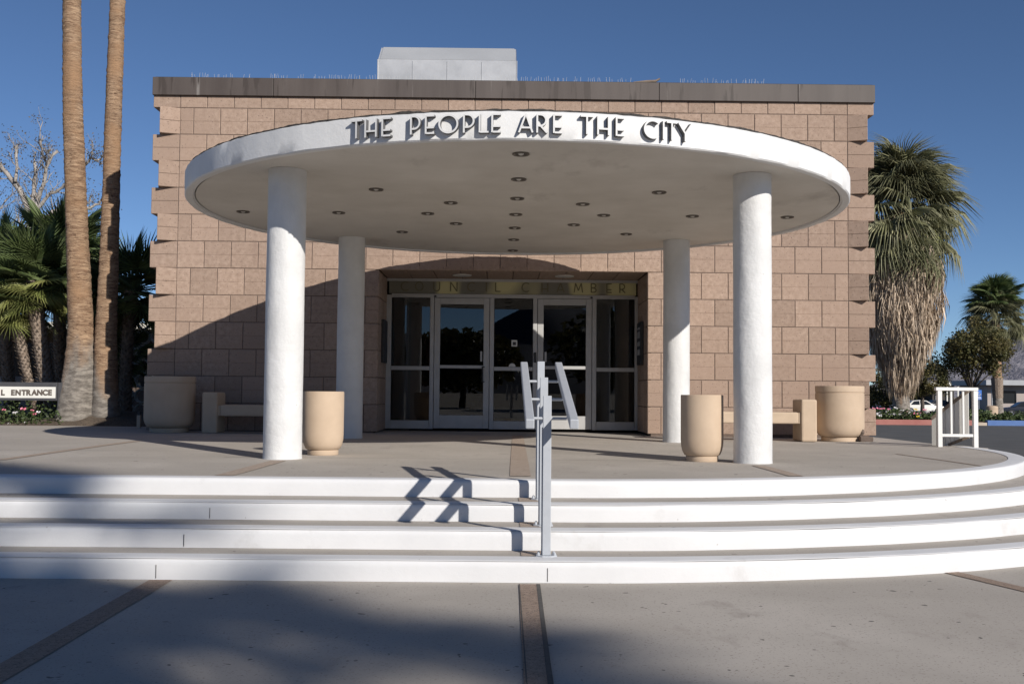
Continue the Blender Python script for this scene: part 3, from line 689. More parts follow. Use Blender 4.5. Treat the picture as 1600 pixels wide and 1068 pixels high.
# ---------------------------------------------------------------- guard rail at the platform end
gx0, gx1 = ony(1468, 690, -2.75).x, ony(1524, 690, -2.75).x
gr = thing('guard_rail', 'white metal guard frame with sloping grey boards at the platform end', 'guard rail', (gx0, -2.75, Z0-.03))
H_ = .76; Lx = gx1-gx0
MB().box(-.14, -.10, -.45, Lx+.12, .62, .02).build('plinth', 'concrete', gr, bevel=.008)
for x in (0, Lx): MB().box(x-.028, -.028, .02, x+.028, .028, H_-.03).build('post', 'railwhite', gr, bevel=.004)
MB().box(-.05, -.035, H_-.029, Lx+.03, .035, H_+.012).build('top_cap', 'railwhite', gr, bevel=.004)
MB().box(.029, -.018, .155, Lx-.029, .018, .19).build('bottom_rail', 'railwhite', gr, bevel=.003)
for k in (1, 2): MB().box(Lx*k/3-.012, -.012, .191, Lx*k/3+.012, .012, H_-.03).build('baluster', 'railwhite', gr, bevel=.002)
A = Vector((Lx-.01, .16)); Bp = Vector((ony(1456, 690, -2.33).x-gx0, .42)); nb = 8
for i in range(nb):
    t0, t1 = i/nb, (i+.93)/nb; a = A+(Bp-A)*t0; b = A+(Bp-A)*t1; nn = Vector((-(Bp-A).y, (Bp-A).x)).normalized()*.012
    h0, h1 = H_-.05-.36*t0, H_-.05-.36*t1; l0 = l1 = .03
    if t0 < .55: l0, l1 = .17-.20*t0, .17-.20*t1
    v = [(a-nn).to_3d(), (b-nn).to_3d(), (b+nn).to_3d(), (a+nn).to_3d()]; V = []
    for p_, z_ in zip(v, (l0, l1, l1, l0)): V.append((p_.x, p_.y, z_))
    for p_, z_ in zip(v, (h0, h1, h1, h0)): V.append((p_.x, p_.y, z_))
    MB().add(V, [(0, 3, 2, 1), (4, 5, 6, 7), (0, 1, 5, 4), (1, 2, 6, 5), (2, 3, 7, 6), (3, 0, 4, 7)]).build('board', 'boards', gr)
MB().bar((A.x, A.y, H_-.03), (Bp.x, Bp.y, H_-.39), .06, .04).build('sloping_rail', 'wood', gr, bevel=.004)
MB().bar((A.x, A.y, .15), (A.x+(Bp.x-A.x)*.55, A.y+(Bp.y-A.y)*.55, .04), .05, .035).build('lower_rail', 'wood', gr)
# ---------------------------------------------------------------- palms
def fan_mesh(name, mat, R=.9, pet=.8, nseg=30, spread=112, droop=.35, fold=.05, fuse=.42, tipsag=.25, seed=0):
    rr = random.Random(seed); mb = MB()
    mb.tube([(0, 0, 0), (pet*.5, 0, .02), (pet, 0, 0)], [.022, .016, .012], 5)
    da = R_(2*spread/nseg)
    for i in range(nseg):
        a = R_(-spread)+da*(i+.5)+rr.uniform(-.02, .02); Ri = R*(1-.28*(abs(a)/R_(spread))**2)*rr.uniform(.9, 1.06)
        c, s = math.cos(a), math.sin(a)
        def pt(r, off, lift):
            sag = -droop*(r/R)**2*R-tipsag*max(0, r/Ri-.62)**1.3*R*rr.uniform(.6, 1.5)
            return (pet+c*r-s*off, s*r+c*off, sag+lift)
        rf_ = fuse*R*rr.uniform(.85, 1.15); wf = rf_*math.tan(da/2)*1.02; w2 = wf*.62
        r2 = rf_+(Ri-rf_)*.5
        V = [(pet, 0, 0), pt(rf_, -wf, -fold*.5), pt(rf_, 0, fold*.4), pt(rf_, wf, -fold*.5), pt(r2, -w2, -fold*.3), pt(r2, 0, fold*.2), pt(r2, w2, -fold*.3), pt(Ri, 0, 0)]
        mb.add(V, [(0, 1, 2), (0, 2, 3), (1, 4, 5, 2), (2, 5, 6, 3), (4, 7, 5), (5, 7, 6)])
    return mb.mesh(name, mat)
WF = [fan_mesh('frond', 'frond_grey', 1.0, .95, 34, 118, .40, .06, .36, 1.5, s) for s in range(3)]
WFy = fan_mesh('frond', 'frond_yellow', .95, .9, 34, 118, .40, .06, .42, .7, 5)
WT = [fan_mesh('frond', 'frond', 1.0, 1.0, 34, 118, .28, .06, .48, .45, s+10) for s in range(2)]
CF = [fan_mesh('frond', 'frond', .60, .55, 26, 125, .06, .035, .25, .12, s+20) for s in range(3)]
CFy = [fan_mesh('frond', 'frond_yellow', .58, .50, 26, 125, .12, .035, .25, .18, s+30) for s in range(2)]
def crown(t, c, n, emin, emax, meshes, scale=1., rnd=None, ymesh=None, yfrac=.2, power=1.0):
    rnd = rnd or random
    for i in range(n):
        fr_ = (i+.5)/n; e = emax+(emin-emax)*fr_**power+rnd.uniform(-8, 8); az = i*137.508+rnd.uniform(-14, 14); roll = rnd.uniform(-25, 25)
        me = rnd.choice(meshes)
        if ymesh and fr_ > 1-yfrac: me = rnd.choice(ymesh)
        s = scale*rnd.uniform(.85, 1.12)
        o = put('frond', me, t, c, None, (s, s, s))
        o.rotation_euler = (Matrix.Rotation(R_(az), 3, 'Z') @ Matrix.Rotation(R_(-e), 3, 'Y') @ Matrix.Rotation(R_(roll), 3, 'X')).to_euler()
def ringed_trunk(pts, sub=26, seg=28, jit_=.02, rnd=random, step=.06):
    # pts: (x, y, z, r) control points -> fine rings with uneven leaf scars
    P = [Vector(p) for p in pts]; zs = [p.z for p in P]; out = []
    def at(z):
        for i in range(len(P)-1):
            if P[i].z <= z <= P[i+1].z:
                t = (z-P[i].z)/(P[i+1].z-P[i].z); return P[i].lerp(P[i+1], t)
        return P[-1].copy()
    z = zs[0]; v = []; f = []; k = 0; ph = [rnd.random()*6.28 for _ in range(4)]
    while z < zs[-1]:
        c = at(z); am = jit_*(.35 if z < zs[0]+.9 else 1)
        r = c.w if hasattr(c, 'w') else .2
        j = rnd.uniform(-.5, .5)*am
        for i in range(seg):
            a = 2*math.pi*i/seg; rr = r*(1+.025*math.sin(2*a+ph[0]+z*.7)+.02*math.sin(5*a+ph[1]+z*1.3))+j*(.4+.6*math.sin(3*a+ph[2]+k*2.1))+rnd.uniform(-.2, .2)*am*.5
            v.append((c.x+rr*math.cos(a), c.y+rr*math.sin(a), z))
        z += step*rnd.uniform(.35, 1.1); k += 1
    for j in range(k-1):
        for i in range(seg): f.append((j*seg+i, j*seg+(i+1) % seg, (j+1)*seg+(i+1) % seg, (j+1)*seg+i))
    return MB().add(v, f)
TY = 2.0
def ctrl(list_, Y=TY): 
    o = []
    for u, v_, wpx in list_:
        p_ = ony(u, v_, Y); o.append((p_.x, Y, p_.z, wpx/FPX*(Y-CY)/2))
    return o
def tall_trunk(base_, label, lst, topz):
    c = ctrl(lst); c.sort(key=lambda q: q[2]); lo = c[0]; c.insert(0, (lo[0], lo[1], -.15, lo[3]*1.25)); hi = c[-1]
    c.append((hi[0]-.1, hi[1]+.1, topz, hi[3]*.8)); x0, y0 = c[0][0], c[0][1]
    t = thing('tall_palm', label, 'palm tree', (x0, y0, Z0)); loc = [(x-x0, y-y0, z-Z0, r) for x, y, z, r in c]
    ringed_trunk(loc, step=.05, jit_=.022).build('trunk', 'trunk', t, smooth='all')
    crown(t, loc[-1][:3], 34, -50, 75, WT)
    return t
tall_trunk(0, 'thicker of two tall bare palm trunks, leaning, beside the dark sign', [(112.5, 0, 28.5), (113, 100, 29), (114.5, 200, 30), (118, 300, 31.5), (121, 380, 33), (124, 450, 35.5), (126.5, 500, 38), (127, 540, 43), (126, 580, 50), (124, 610, 57), (123, 640, 64)], 13.5)
tall_trunk(0, 'slimmer tall palm trunk with a grey base, partly shaded by the block building', [(183.5, 0, 23), (180, 100, 24), (176.5, 200, 25), (174, 300, 26), (170.5, 400, 28.5), (167.5, 470, 31), (165, 530, 34), (164.5, 580, 37), (164.5, 620, 42)], 12.2)
# planting bed mound round the trunks
mb = MB(); v = []; f = []; nx, ny = 60, 24
X0, X1, Y0, Y1 = -16., -5.7, 1.42, 5.5
for j in range(ny+1):
    for i in range(nx+1):
        x = X0+(X1-X0)*i/nx; y = Y0+(Y1-Y0)*j/ny
        h = .02+.14*sstep(0, .5, y-Y0)*math.exp(-((x+7.0)/.75)**2)+.05*sstep(0, .4, y-Y0)+random.uniform(-.008, .008)*(j > 0)
        v.append((x, y, Z0+.01+(h if j else -.05)))
for j in range(ny):
    for i in range(nx): f.append((j*(nx+1)+i, j*(nx+1)+i+1, (j+1)*(nx+1)+i+1, (j+1)*(nx+1)+i))
struct(MB().add(v, f).build('planting_bed', 'soil', smooth='all'))
# low fan palms with stubby trunks
def stub_trunk(pts, rad, n=260, rnd=random):
    P = [Vector(p) for p in pts]; mb = MB(); mb.tube(P, rad, 14)
    L = len(P)-1
    for i in range(n):
        t = (i+.5)/n*L; k = min(int(t), L-1); p_ = P[k].lerp(P[k+1], t-k); d = (P[k+1]-P[k]).normalized(); r = rad[k]+(rad[k+1]-rad[k])*(t-k)
        a = i*2.399963; s = d.orthogonal().normalized(); q = d.cross(s); o = s*math.cos(a)+q*math.sin(a)
        ln = rnd.uniform(.045, .085); b0 = p_+o*r*.95; tip = b0+o*ln*.8+d*ln*.75; sd_ = d.cross(o)*.022
        mb.add([b0-sd_, b0+sd_, b0+d*.02+o*.01, tip-sd_*.6, tip+sd_*.6], [(0, 1, 4, 3), (0, 3, 2), (1, 2, 4), (2, 3, 4)])
    return mb
def fan_palm(label, foot, top, Y, n, scale=1., r=.11, Yt=None, yfrac=.35, emin=-62):
    Yt = Y if Yt is None else Yt
    a = ony(foot[0], foot[1], Y); b = ony(top[0], top[1], Yt); a.z = min(a.z, .12)
    t = thing('fan_palm', label, 'palm tree', a); d = b-a; q = [Vector((0, 0, 0)), d*.35+Vector((-.03, 0, -.03)), d*.7+Vector((-.02, 0, .0)), d]
    stub_trunk(q, [r*1.1, r, r, r*1.15], int(d.length*190)).build('trunk', 'boots', t)
    crown(t, d, n, emin, 82, CF, scale, ymesh=CFy, yfrac=yfrac, power=.9)
    return t
fan_palm('sunlit bushy fan palm with a thick leaning trunk behind the dark sign', (86, 606), (50, 440), 3.4, 60, 1.0, .13, yfrac=.35, emin=-45)
fan_palm('lower fan palm with a slender leaning trunk behind the dark sign', (64, 606), (20, 478), 3.6, 46, .9, .09, yfrac=.4, emin=-45)
fan_palm('taller fan palm with its crown between sign and leaning palm trunk', (100, 610), (92, 400), 5.4, 60, 1.15, .12, yfrac=.15)
fan_palm('dark fan palm at the far side of the sign in front of the office wing', (20, 606), (2, 420), 6.0, 50, 1.1, .11, yfrac=.15)
fan_palm('shaded fan palm squeezed between slim palm trunk and block building', (196, 640), (205, 455), 4.6, 44, 1.1, .11, yfrac=.08)
fan_palm('low shaded fan palm in front of the round breeze block screen', (185, 650), (188, 560), 5.2, 26, .8, .09, yfrac=.1)
fan_palm('shaded fan palm growing close behind the two tall palm trunks', (150, 640), (150, 440), 6.2, 36, 1.1, .11, yfrac=.1)
# ---------------------------------------------------------------- garden behind
def leaf_cloud(n, fpos, size, rnd=random, asp=.55):
    V = np.zeros((n*4, 3)); F = []
    for i in range(n):
        p_ = Vector(fpos(i)); a = Vector((rnd.gauss(0, 1), rnd.gauss(0, 1), rnd.gauss(0, .8))).normalized(); b = a.orthogonal().normalized(); b.rotate(Matrix.Rotation(rnd.random()*6.28, 3, a))
        s = size*rnd.uniform(.6, 1.3); V[4*i:4*i+4] = (p_-a*s, p_+b*s*asp, p_+a*s, p_-b*s*asp); F.append((4*i, 4*i+1, 4*i+2, 4*i+3))
    return MB().add(V.tolist(), F)
sg = thing('entrance_sign', 'low dark framed sign reading entrance among flowers beside the palm trunks', 'sign', (ony(88, 640, 1.75).x, 1.75, Z0))
def sx_(u): return ony(u, 612, 1.75).x-sg.location.x
def sz_(v_, u=60): return ony(u, v_, 1.75).z-Z0
xl = sx_(-160)
MB().box(xl, .0, sz_(625.5), sx_(89), .10, sz_(597)).build('sign_box', 'signdark', sg, bevel=.006)
for u in (93, -150): MB().box(sx_(u)-.035, .02, 0, sx_(u)+.035, .09, sz_(597)).build('post', 'signdark', sg)
fc = MB(); fc.box(xl+.03, -.006, sz_(621.5), sx_(87), -.001, sz_(604)); face = fc.build('sign_face', 'signwhite', sg)
def text_mesh(ch, size, bold):
    cu = bpy.data.curves.new('sign_text', 'FONT'); cu.body = ch; cu.size = size; cu.extrude = .002; cu.offset = bold
    to = bpy.data.objects.new('tmp', cu); COL.objects.link(to); dg = bpy.context.evaluated_depsgraph_get(); dg.update()
    tm = bpy.data.meshes.new_from_object(to.evaluated_get(dg)); COL.objects.unlink(to); bpy.data.objects.remove(to)
    xs = [v_.co.x for v_ in tm.vertices]; tm.materials.clear(); tm.materials.append(M['signletter'])
    return tm, min(xs), max(xs)
for ch, u in zip('LLENTRANCE', (-3.5, 5, 20.7, 28.7, 37.7, 45.5, 54, 62.5, 71, 78.6)):
    tm, x0, x1 = text_mesh(ch, .122, .0065); put('letter', tm, face, (sx_(u)-(x0+x1)/2, -.009, sz_(616.8, u)), (R_(90), 0, 0))
# flowers and low hedge under the sign
def bedpos(i):
    x = random.uniform(-15, -7.35); y = random.uniform(1.5, 2.9); return (x, y, Z0+.06+random.random()**1.6*(.22+.18*sstep(1.5, 2.2, y)))
stuff(tag(leaf_cloud(7000, bedpos, .035).build('flower_bed_foliage', 'hedge'), 'leafy green flower bed foliage under the dark sign', 'foliage'))
for u, v_, mt_, s_ in ((36, 639, 'pink', .055), (24, 645, 'whitef', .05), (54, 646, 'pink', .045), (60, 644, 'whitef', .04), (6, 640, 'pink', .035), (50, 641, 'pink', .035), (40, 660, 'whitef', .03), (14, 662, 'whitef', .035)):
    p_ = ony(u, v_, 1.6); fl = MB()
    for k in range(9):
        a = k*2.4; d = Vector((math.cos(a), math.sin(a), random.uniform(-.2, .7)))*s_*random.uniform(.6, 1); e = d.orthogonal().normalized()*s_*.5
        fl.add([(0, 0, 0), tuple(d*.6+e), tuple(d), tuple(d*.6-e)], [(0, 1, 2, 3)])
    ft = thing('flower', ('pink' if mt_ == 'pink' else 'white')+' flower in the bed under the dark sign', 'flower', p_, group=('pink' if mt_ == 'pink' else 'white')+' flowers under the sign')
    fl.build('petals', mt_, ft); MB().tube([(0, 0, 0), (.01, .02, -(p_.z-Z0-.03))], .004, 5).build('stalk', 'hedge', ft)
lw = MB(); lw.box(-20, 0, -.2, -8.55, .3, .86); tag(lw.build('low_wall', 'wall_far', None, loc=(0, 6.6, 0), bevel=.01), 'low tan garden wall behind the fan palms', 'wall')
ob = thing('office_building', 'low flat roofed office wing in shade behind the fan palms', 'building', (-16, 16, Z0))
MB().box(-12, 0, 0, 9.8, .4, 2.3).build('wall', 'mortar_and_shade', ob); MB().box(-12, -2.4, 2.30, 9.6, 5, 2.48).build('roof', 'cream', ob);  # wall takes the dark mortar colour in place of shade
for k in range(6): MB().box(-8+k*3.1, -.02, .7, -6.4+k*3.1, -.004, 2.0).build('window', 'carglass', ob)
for k in range(7): MB().box(-8.6+k*3.05, -2.2, 0, -8.5+k*3.05, -2.1, 2.3).build('post', 'signdark', ob)
# breeze block screen
sc = thing('breeze_block_screen', 'screen wall of pale round breeze blocks behind the shaded palms', 'screen wall', (-8.35, 6.9, Z0))
vv = []; ff = []; n = 20; ro, ri, dp = .155, .125, .12; sq = .165
mbr = MB()
for i in range(n):
    a0, a1 = 2*math.pi*i/n, 2*math.pi*(i+1)/n
    def c_(a, r, y): return (r*math.cos(a), y, r*math.sin(a))
    mbr.add([c_(a0, ro, 0), c_(a1, ro, 0), c_(a1, ri, 0), c_(a0, ri, 0), c_(a0, ro, dp), c_(a1, ro, dp), c_(a1, ri, dp), c_(a0, ri, dp)], [(0, 1, 2, 3), (3, 2, 6, 7), (1, 0, 4, 5), (4, 7, 6, 5)])
bme = mbr.mesh('breeze_block', 'breeze', smooth=True)
for j in range(7):
    for i in range(8): put('breeze_block', bme, sc, (.17+i*.315, 0, .18+j*.315))
MB().box(0, -.02, 2.26, 2.6, .14, 2.36).build('beam', 'signdark', sc)
for x in (-.04, 1.28, 2.6): MB().box(x-.035, -.03, 0, x+.035, .15, 2.26).build('post', 'signdark', sc)
ul = thing('path_light', 'small pale post light beside the big shaded planter', 'light', (ony(217, 660, .9).x, .9, gz(-6, .9)))
MB().box(-.028, -.028, 0, .028, .028, .20).build('post', 'planter', ul, bevel=.005); MB().box(-.022, -.022, .20, .022, .022, .25).build('lamp_head', 'black', ul)
# bare sycamore
def grow(mb, p, d, L, r, depth, rnd, tips, bend=.25):
    n = 5; pts = [p.copy()]; rad = [r]
    for i in range(n):
        d = (d+Vector((rnd.uniform(-1, 1), rnd.uniform(-1, 1), rnd.uniform(-.5, .8)))*bend*.5).normalized(); pts.append(pts[-1]+d*L/n); rad.append(r*(1-.45*(i+1)/n))
    mb.tube(pts, rad, 7 if r > .03 else 5)
    if depth == 0: tips.append(pts[-1]); return
    for k in range(rnd.choice((2, 3, 3))):
        i = rnd.randint(2, n); nd = (d+Vector((rnd.uniform(-1, 1), rnd.uniform(-1, 1), rnd.uniform(-.3, .9)))*.85).normalized()
        tips.append(pts[i]); grow(mb, pts[i], nd, L*rnd.uniform(.55, .8), rad[i]*.72, depth-1, rnd, tips, bend)
def bare_tree(label, u, Y, htrunk, r, seed, lean, depth=4, L0=2.3, leaves=1500, cat='tree', zb=Z0):
    rnd = random.Random(seed); p = ony(u, 600, Y); t = thing('sycamore_tree', label, cat, (p.x, Y, zb)); mb = MB(); tips = []
    top = Vector((lean, 0, htrunk)); mb.tube([(0, 0, 0), (lean*.3, 0, htrunk*.5), top], [r*1.3, r, r*.85], 10)
    for k in range(4): 
        a = k*1.57+.5; grow(mb, top, Vector((math.cos(a)*.75, math.sin(a)*.6, 1)).normalized(), L0, r*.70, depth, rnd, tips)
    mb.build('trunk', 'sycbark', t, smooth='all')
    leaf_cloud(leaves, lambda i: rnd.choice(tips)+Vector((rnd.gauss(0, .16), rnd.gauss(0, .16), rnd.gauss(0, .16))), .028, rnd).build('crown', 'sparse', t)
def limb_tree(label, Y, limbs, seed):
    rnd = random.Random(seed); f0 = ony(48, 600, Y); t = thing('sycamore_tree', label, 'tree', (f0.x, Y, Z0)); mb = MB(); tips = []
    for pts, r0, r1 in limbs:
        q = []; yo = rnd.uniform(-.8, .8)
        for i, (u, v_) in enumerate(pts):
            p_ = ony(u, v_, Y+yo*i/len(pts)); q.append(p_-t.location)
        n = len(q); fine = [q[0]]
        for i in range(n-1):
            for k in (.33, .67, 1): fine.append(q[i].lerp(q[i+1], k)+Vector((rnd.uniform(-.06, .06), rnd.uniform(-.06, .06), rnd.uniform(-.06, .06)))*(k < 1))
        N_ = len(fine); mb.tube(fine, [r0+(r1-r0)*i/(N_-1)+rnd.uniform(-.008, .008)*(r0 > .05) for i in range(N_)], 8)
        for i in range(2, N_):
            if r0 < .15 and rnd.random() < .8:
                d = (fine[i]-fine[i-1]).normalized(); nd = (d+Vector((rnd.uniform(-1, 1), rnd.uniform(-1, 1), rnd.uniform(-.5, .9)))*1.1).normalized()
                tips.append(fine[i]); grow(mb, fine[i], nd, rnd.uniform(.35, .8), .022, 1, rnd, tips, .5)
        tips += fine[-2:]
    mb.build('trunk', 'sycbark', t, smooth='all')
    leaf_cloud(2600, lambda i: rnd.choice(tips)+Vector((rnd.gauss(0, .13), rnd.gauss(0, .13), rnd.gauss(0, .13))), .036, rnd).build('crown', 'sparse', t)
limb_tree('nearly leafless pale sycamore rising behind the fan palms', 20, [([(48, 610), (47, 480), (48, 335)], .24, .15), ([(48, 340), (30, 295), (12, 272), (-8, 250)], .11, .06), ([(24, 284), (25, 245), (27, 227)], .06, .04),
    ([(50, 338), (53, 300), (54, 252)], .09, .055), ([(56, 335), (63, 300), (72, 262), (90, 236)], .09, .05), ([(72, 262), (66, 240), (63, 220)], .045, .035), ([(52, 335), (70, 312), (98, 292), (112, 284)], .075, .035), ([(55, 345), (82, 330), (112, 322), (140, 326), (158, 312)], .07, .04), ([(112, 322), (130, 262), (142, 247), (156, 250)], .05, .03)], 3)
bare_tree('leafless dark twigged tree half out of view behind the fan palms', -45, 24, 4.6, .22, 5, .0, 4, 1.9, 5200)
# ---------------------------------------------------------------- across the road
KY = 25.6
def kx(u): return ony(u, 660, KY).x
for u0, u1, mt_, lab in ((1330, 1523, 'kerb_red', 'red painted kerb across the road beneath the flower bed'), (1523, 1541, 'kerb_tan', 'bare concrete kerb piece between red and blue paint'), (1541, 1800, 'kerb_blue', 'blue painted kerb across the road by the parking sign')):
    o = MB().box(kx(u0)+.01, KY-.1, ZG-.05, kx(u1)-.01, KY+.12, ZG+.19 if mt_ != 'kerb_tan' else ZG+.10).build('kerb', mt_, None, bevel=.015); o['kind'] = 'structure'
def bed2(i):
    x = random.uniform(kx(1360), kx(1640)); y = KY+.3+random.random()*3.2; return (x, y, ZG+.15+random.random()**1.4*.45*(.7+.3*math.sin(x*2.1)))
stuff(tag(leaf_cloud(9000, bed2, .07).build('verge_foliage', 'hedge'), 'low green planting along the painted kerb across the road', 'foliage'))
rnd = random.Random(3)
for i in range(46):
    u = rnd.uniform(1362, 1466); p_ = Vector((kx(u), KY+rnd.uniform(.25, 1.6), ZG+rnd.uniform(.28, .62))); c_ = rnd.choice(('yellow', 'whitef', 'whitef', 'pink', 'whitef'))
    fl = MB()
    for k in range(6):
        a = k*1.05; d = Vector((math.cos(a), math.sin(a), rnd.uniform(0, .6)))*rnd.uniform(.06, .10); e = d.orthogonal().normalized()*.04
        fl.add([(0, 0, 0), tuple(d*.6+e), tuple(d), tuple(d*.6-e)], [(0, 1, 2, 3)])
    cn = {'yellow': 'yellow', 'whitef': 'white', 'pink': 'pink'}[c_]
    tag(fl.build('flower', c_, None, loc=p_), cn+' flower in the bed behind the red kerb', 'flower', cn+' flowers behind the red kerb')
# palm with a full skirt of dead fronds
SY = 27.2
def skirt_palm(name_u, Y, label):
    b = ony(1408, 640, Y); t = thing('skirted_palm', label, 'palm tree', (b.x, Y, ZG+.1)); k = (Y-CY)/FPX
    def zz(v_): return ony(1410, v_, Y).z-(ZG+.1)
    zt_, zk0, zk1 = zz(330), zz(600), zz(355)
    ringed_trunk([(0, 0, -.1, .42), (0, 0, .4, .36), (0, 0, 1.2, .31), (.0, 0, 2.5, .30), (0, 0, zt_, .28)], step=.09, jit_=.03).build('trunk', 'trunk', t, smooth='all')
    rnd = random.Random(4); mb = MB()
    def rad(f): return .50+1.02*sstep(-.02, .42, f)-.10*sstep(.7, 1, f)
    prof = [(max(.3, rad(i/12)*.80), zk0+(zk1-zk0)*i/12) for i in range(13)]
    MB().lathe(prof, 24, close=False).build('skirt_core', 'thatch', t)
    for i in range(9000):
        f = rnd.random(); z = zk0+(zk1-zk0)*f+.3; a = rnd.random()*6.283; lump = 1+.10*math.sin(3*a+z*1.7)+.07*math.sin(7*a-z*3)
        r = rad(f)*lump*rnd.uniform(.84, 1.02); L = rnd.uniform(.45, 1.15); w_ = rnd.uniform(.010, .026); a2 = a+rnd.uniform(-.18, .18); r2 = r*rnd.uniform(.88, 1.03)+rnd.uniform(-.05, .05)
        p0 = Vector((r*math.cos(a)*.97, r*math.sin(a)*.97, z)); p2 = Vector((r2*math.cos(a2), r2*math.sin(a2), z-L)); p1 = (p0+p2)/2+Vector((math.cos(a), math.sin(a), 0))*rnd.uniform(.0, .13)
        s = Vector((-math.sin(a), math.cos(a), 0)); tw = rnd.uniform(-1.2, 1.2); s = (s*math.cos(tw)+Vector((math.cos(a), math.sin(a), 0))*math.sin(tw))*w_
        mb.add([p0-s*.7, p0+s*.7, p1-s, p1+s, p2], [(0, 1, 3, 2), (2, 3, 4)])
    o = mb.build('dead_frond_skirt', 'thatch', t); o['kind'] = 'stuff'
    crown(t, (0, 0, zt_-.1), 64, -58, 80, WF, 1.55, rnd, [WFy]+WF, .25)
    crown(t, (0, 0, zt_+.8), 26, 5, 85, WF, 1.3, rnd)
    crown(t, (0, 0, zt_-.8), 32, -66, -8, WF, 1.5, rnd, [WFy, WF[0]], .5)
    return t
skirt_palm(0, SY, 'big palm with a thick skirt of dead fronds beyond the block building')
# far rounded palm, tree, cars, signs
FY = 62.
b = ony(1562, 640, FY); t = thing('far_palm', 'rounded green palm standing beyond the olive tree and blue sign', 'palm tree', (b.x, FY, ZG-.7))
zq = ony(1556, 500, FY).z-(ZG-.7)
ringed_trunk([(0, 0, 0, .46), (-.1, 0, .8, .36), (-.15, 0, 2.2, .34), (-.25, 0, zq, .34)], step=.12, jit_=.06).build('trunk', 'trunk', t, smooth='all')
stub_trunk([Vector((-.13, 0, 1.7)), Vector((-.17, 0, 3.2))], [.36, .42], 120).build('leaf_bases', 'boots', t)
crown(t, (-.25, 0, zq), 54, -75, 86, WF, 1.35); crown(t, (-.25, 0, zq+1.2), 30, 0, 88, WT, 1.25)
def blob_tree(label, u, v_, Y, hw, hh, ht, n, seed, name='olive_tree', mat='tree', zb=ZG-.7, lf=.085):
    rnd = random.Random(seed); c = ony(u, v_, Y); t = thing(name, label, 'tree', (c.x, Y, zb)); cz = c.z-zb; mb = MB()
    cl = []
    for k in range(46):
        d = Vector((rnd.gauss(0, 1), rnd.gauss(0, 1), rnd.gauss(0, .8))).normalized()*rnd.uniform(.45, .95); 
        if d.z < -.55: d.z *= .6
        cl.append((Vector((d.x*hw, d.y*hw*.9, cz+d.z*hh)), rnd.uniform(.16, .34)*hw))
    mb.tube([(0, 0, 0), (.05, 0, ht*.6), (.0, 0, ht)], [.17, .14, .12], 8)
    for c_, r_ in cl[:16]: mb.tube([(0, 0, ht*.85), (c_*.5+Vector((0, 0, ht*.45))), c_], [.08, .045, .015], 5)
    mb.build('trunk', 'darkbark', t, smooth='all')
    def fp(i):
        c_, r_ = cl[i % len(cl)]; d = Vector((rnd.gauss(0, 1), rnd.gauss(0, 1), rnd.gauss(0, 1))).normalized()*r_*rnd.random()**.45; return c_+d
    leaf_cloud(n, fp, lf, rnd).build('crown', mat, t)
    return t
blob_tree('rounded olive green tree between skirted palm and far palm', 1517, 552, 52, 2.55, 2.0, 2.5, 15000, 8)
blob_tree('dark green tree half hidden behind the skirted palm', 1440, 590, 60, 2.2, 2.0, 2.0, 9000, 9)
blob_tree('small shaded tree in the gap between block wall and skirted palm', 1385, 612, 64, 1.9, 1.9, 1.6, 7000, 10)
